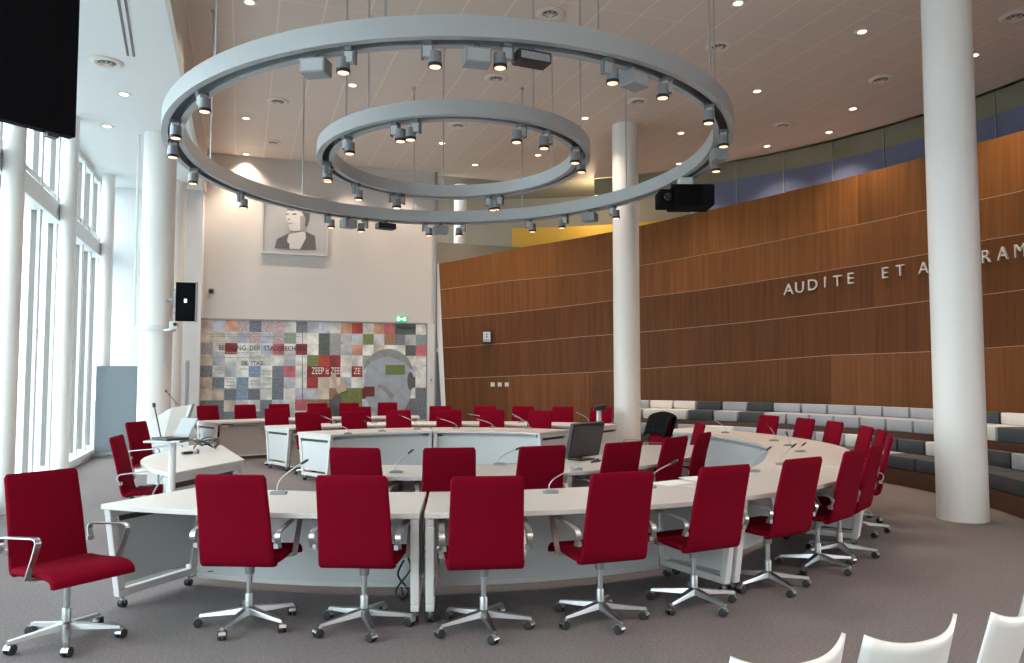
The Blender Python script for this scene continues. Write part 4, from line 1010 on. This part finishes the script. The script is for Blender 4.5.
# ring loudspeakers
for i, (x, y, m, l, nm) in enumerate([(309, 55, 'ring', 'at near left', 'loudspeaker'), (477, 48, 'ring', 'at near centre', 'loudspeaker'), (636, 72, 'ring', 'at near right', 'loudspeaker'), (722, 150, 'ring', 'at the right bend', 'loudspeaker'),
                          (356, 216, 'ring', 'at far left of centre', 'loudspeaker'), (442, 221, 'ring', 'at far centre', 'loudspeaker'), (589, 213, 'ring', 'at far right', 'loudspeaker'), (536, 47, 'black', 'at near right of centre', 'receiver'), (390, 220, 'black', 'at far left', 'receiver')]):
    th = rang(x, y, RZ - .05); p = rpt(th, 3.38, -.002)
    s = thing('ring_' + nm, '%s box-shaped %s clamped under the large ring %s' % ('grey' if m == 'ring' else 'black', nm, l), nm, p, th + pi / 2 + rad(8), 'boxes clamped under the large ring')
    MB().box(-.02, .02, -.03, .03, -.06, 0).build('clamp', 'ringd', s); hh = .13 if m == 'ring' else .09; ww = .12 if m == 'ring' else .16
    MB().box(-ww, ww, -.09, .09, -.06 - hh, -.05).build('casing', 'grey' if m == 'ring' else m, s, bevel=.012)
    MB().box(-ww + .02, ww - .02, -.094, -.09, -.045 - hh, -.07).build('grille', 'ring' if m == 'ring' else 'grey', s)
# black projector under the ring at right
th = rang(680, 178); p = rpt(th, 3.38, -.002)
pj = thing('projector', 'black projector hanging under the large ring in front of the wood wall', 'projector', p, -YAW)
MB().box(-.04, .04, -.04, .04, -.10, 0).tube([(-.2, 0, -.1), (.2, 0, -.1)], .02, 8).build('hanger', 'matte', pj)
MB().box(-.22, .36, -.25, .25, -.44, -.14).box(-.40, -.22, -.2, .2, -.42, -.2).build('casing', 'matte', pj, bevel=.015)
MB().lathe([(.06, 0), (.06, .06), (.05, .07)], 16, 0, Matrix.Translation((-.3, -.2, -.32)) @ Matrix.Rotation(pi / 2, 4, 'X')).build('lens', 'screen', pj, smooth=True); MB().box(-.1, .1, -.1, .1, -.14, -.0).build('mount', 'white', pj, bevel=.02)

# ------------------------------------------------------------------ ceiling fittings
def vent(x, y, r, z, lab):
    p = at(x, y, z); t = thing('ceiling_vent', lab, 'vent', (p.x, p.y, z), 0, 'round vents in the ceiling')
    MB().lathe([(r, -.002), (r, -.012), (r * .72, -.03), (r * .55, -.012)], 32).build('rim', 'vent', t, smooth=True)
    MB().lathe([(r * .55, -.014), (r * .3, -.03), (r * .3, -.018)], 24).build('throat', 'ventd', t, smooth=True)
    m = MB()
    for k in range(4): m.box(-r * .5, r * .5, -.006, .006, -.034, -.028, 0, Matrix.Rotation(k * pi / 4, 4, 'Z'))
    m.lathe([(r * .16, -.032), (r * .2, -.04), (.02, -.044)], 16).build('vane', 'vent', t)
VN = [(550, 13, 'above the large ring, near its centre top'), (496, 78, 'seen between the two rings'), (638, 101, 'right of the small ring'), (719, 46, 'beside the right rod of the large ring'), (881, 79, 'left of the thick right column'), (783, 125, 'over the blue glass'), (1015, 16, 'at the upper right corner'), (278, 101, 'left of the small ring'), (273, 142, 'left of the small ring, farther back'), (458, 125, 'inside the small ring')]
for x, y, l in VN: vent(x, y, .20 if y != 142 else .17, CEIL, 'cream round ceiling vent ' + l)
vent(107, 62, .2, SOF, 'white round vent in the low white ceiling at left')
def downlight(x, y, z, lab, pw=0, r=.075):
    p = at(x, y, z); t = thing('downlight', lab, 'ceiling light', (p.x, p.y, z), 0, 'small recessed ceiling lights')
    MB().lathe([(r * 1.35, -.001), (r * 1.3, -.012), (r, -.006)], 20).build('trim_ring', 'vent', t, smooth=True); MB().lathe([(r * .8, -.010), (r * .8, -.007)], 18).build('lamp', 'down', t)
    if pw: lamp('downlight_beam', 'SPOT', (p.x, p.y, z - .03), pw, (1, .80, .62), .08, (p.x, p.y, 0), 110, .9)
DL = [(738, 3), (862, 31.5), (757, 91), (853, 108.6), (829, 132), (767, 146), (974, 55), (585, 118), (681, 133), (679, 163.6), (475, 164.7), (538, 155), (249.5, 2), (352.5, 85), (246, 118), (246, 154), (442, 143)]
for i, (x, y) in enumerate(sorted(DL)): downlight(x, y, CEIL, 'small round recessed downlight in the tiled ceiling, ' + (ordinal(i)), 185)
downlight(124, 94, SOF, 'small recessed light in the low white ceiling at left, nearer one')
downlight(107, 126, SOF, 'small recessed light in the low white ceiling at left, farther one')
# more of the same downlights over the part of the room behind the camera's field
for i, (x, y) in enumerate(((1.0, 1.2), (4.4, 1.2), (7.6, 2.4), (1.0, -1.6), (4.4, -1.6), (7.6, -1.0))):
    lamp('downlight_beam', 'SPOT', (x, y, CEIL - .03), 200, (1, .84, .70), .08, (x, y, 0), 120, .9)
# wall washers along the back wall and ring spots
for x in (-.2, 1.1, 2.4, 3.7): lamp('wall_washer', 'SPOT', (x, BACKY - .7, CEIL - .05), 110, (1, .80, .62), .06, (x, BACKY, 3.2), 75, .9)
for i in range(10):
    a = 2 * pi * i / 10; p = rpt(a, 3.38, -.22); lamp('ring_spot_beam', 'SPOT', p, 95, (1, .84, .70), .04, (RCX + 4.4 * cos(a), RCY + 4.4 * sin(a), 0), 70, .7)
# gallery lights warm on the upper wood wall and ochre wall
for a in range(-10, 68, 14): 
    p = pol(rad(a), 9.75, CEIL - .04); lamp('gallery_light', 'SPOT', p, 34, (1, .74, .50), .06, pol(rad(a), 8.9, 3.4), 80, .9)
p = pol((y0 + y1) / 2, 10.9, 6.2); lamp('gallery_lamp', 'POINT', p, 40, (1, .8, .5), .1)

# ------------------------------------------------------------------ black screen at the upper left
A = atd(74, 138, 5.0); Bm = atd(0, 118, 4.62); dr_ = Vector((Bm.x - A.x, Bm.y - A.y, 0)).normalized()
pr = thing('hanging_screen', 'large black screen hanging in the upper left corner', 'screen', (A.x, A.y, A.z), atan2(dr_.y, dr_.x))
MB().box(0, 1.75, -.06, .02, 0, 2.2).build('screen_back', 'matte', pr, bevel=.004)
MB().box(.3, .36, -.02, .02, 2.2, SOF - A.z).box(1.4, 1.46, -.02, .02, 2.2, SOF - A.z).build('hanger', 'steel', pr)
MB().box(.10, .17, -.05, .01, -.03, 0).build('lock', 'black', pr)
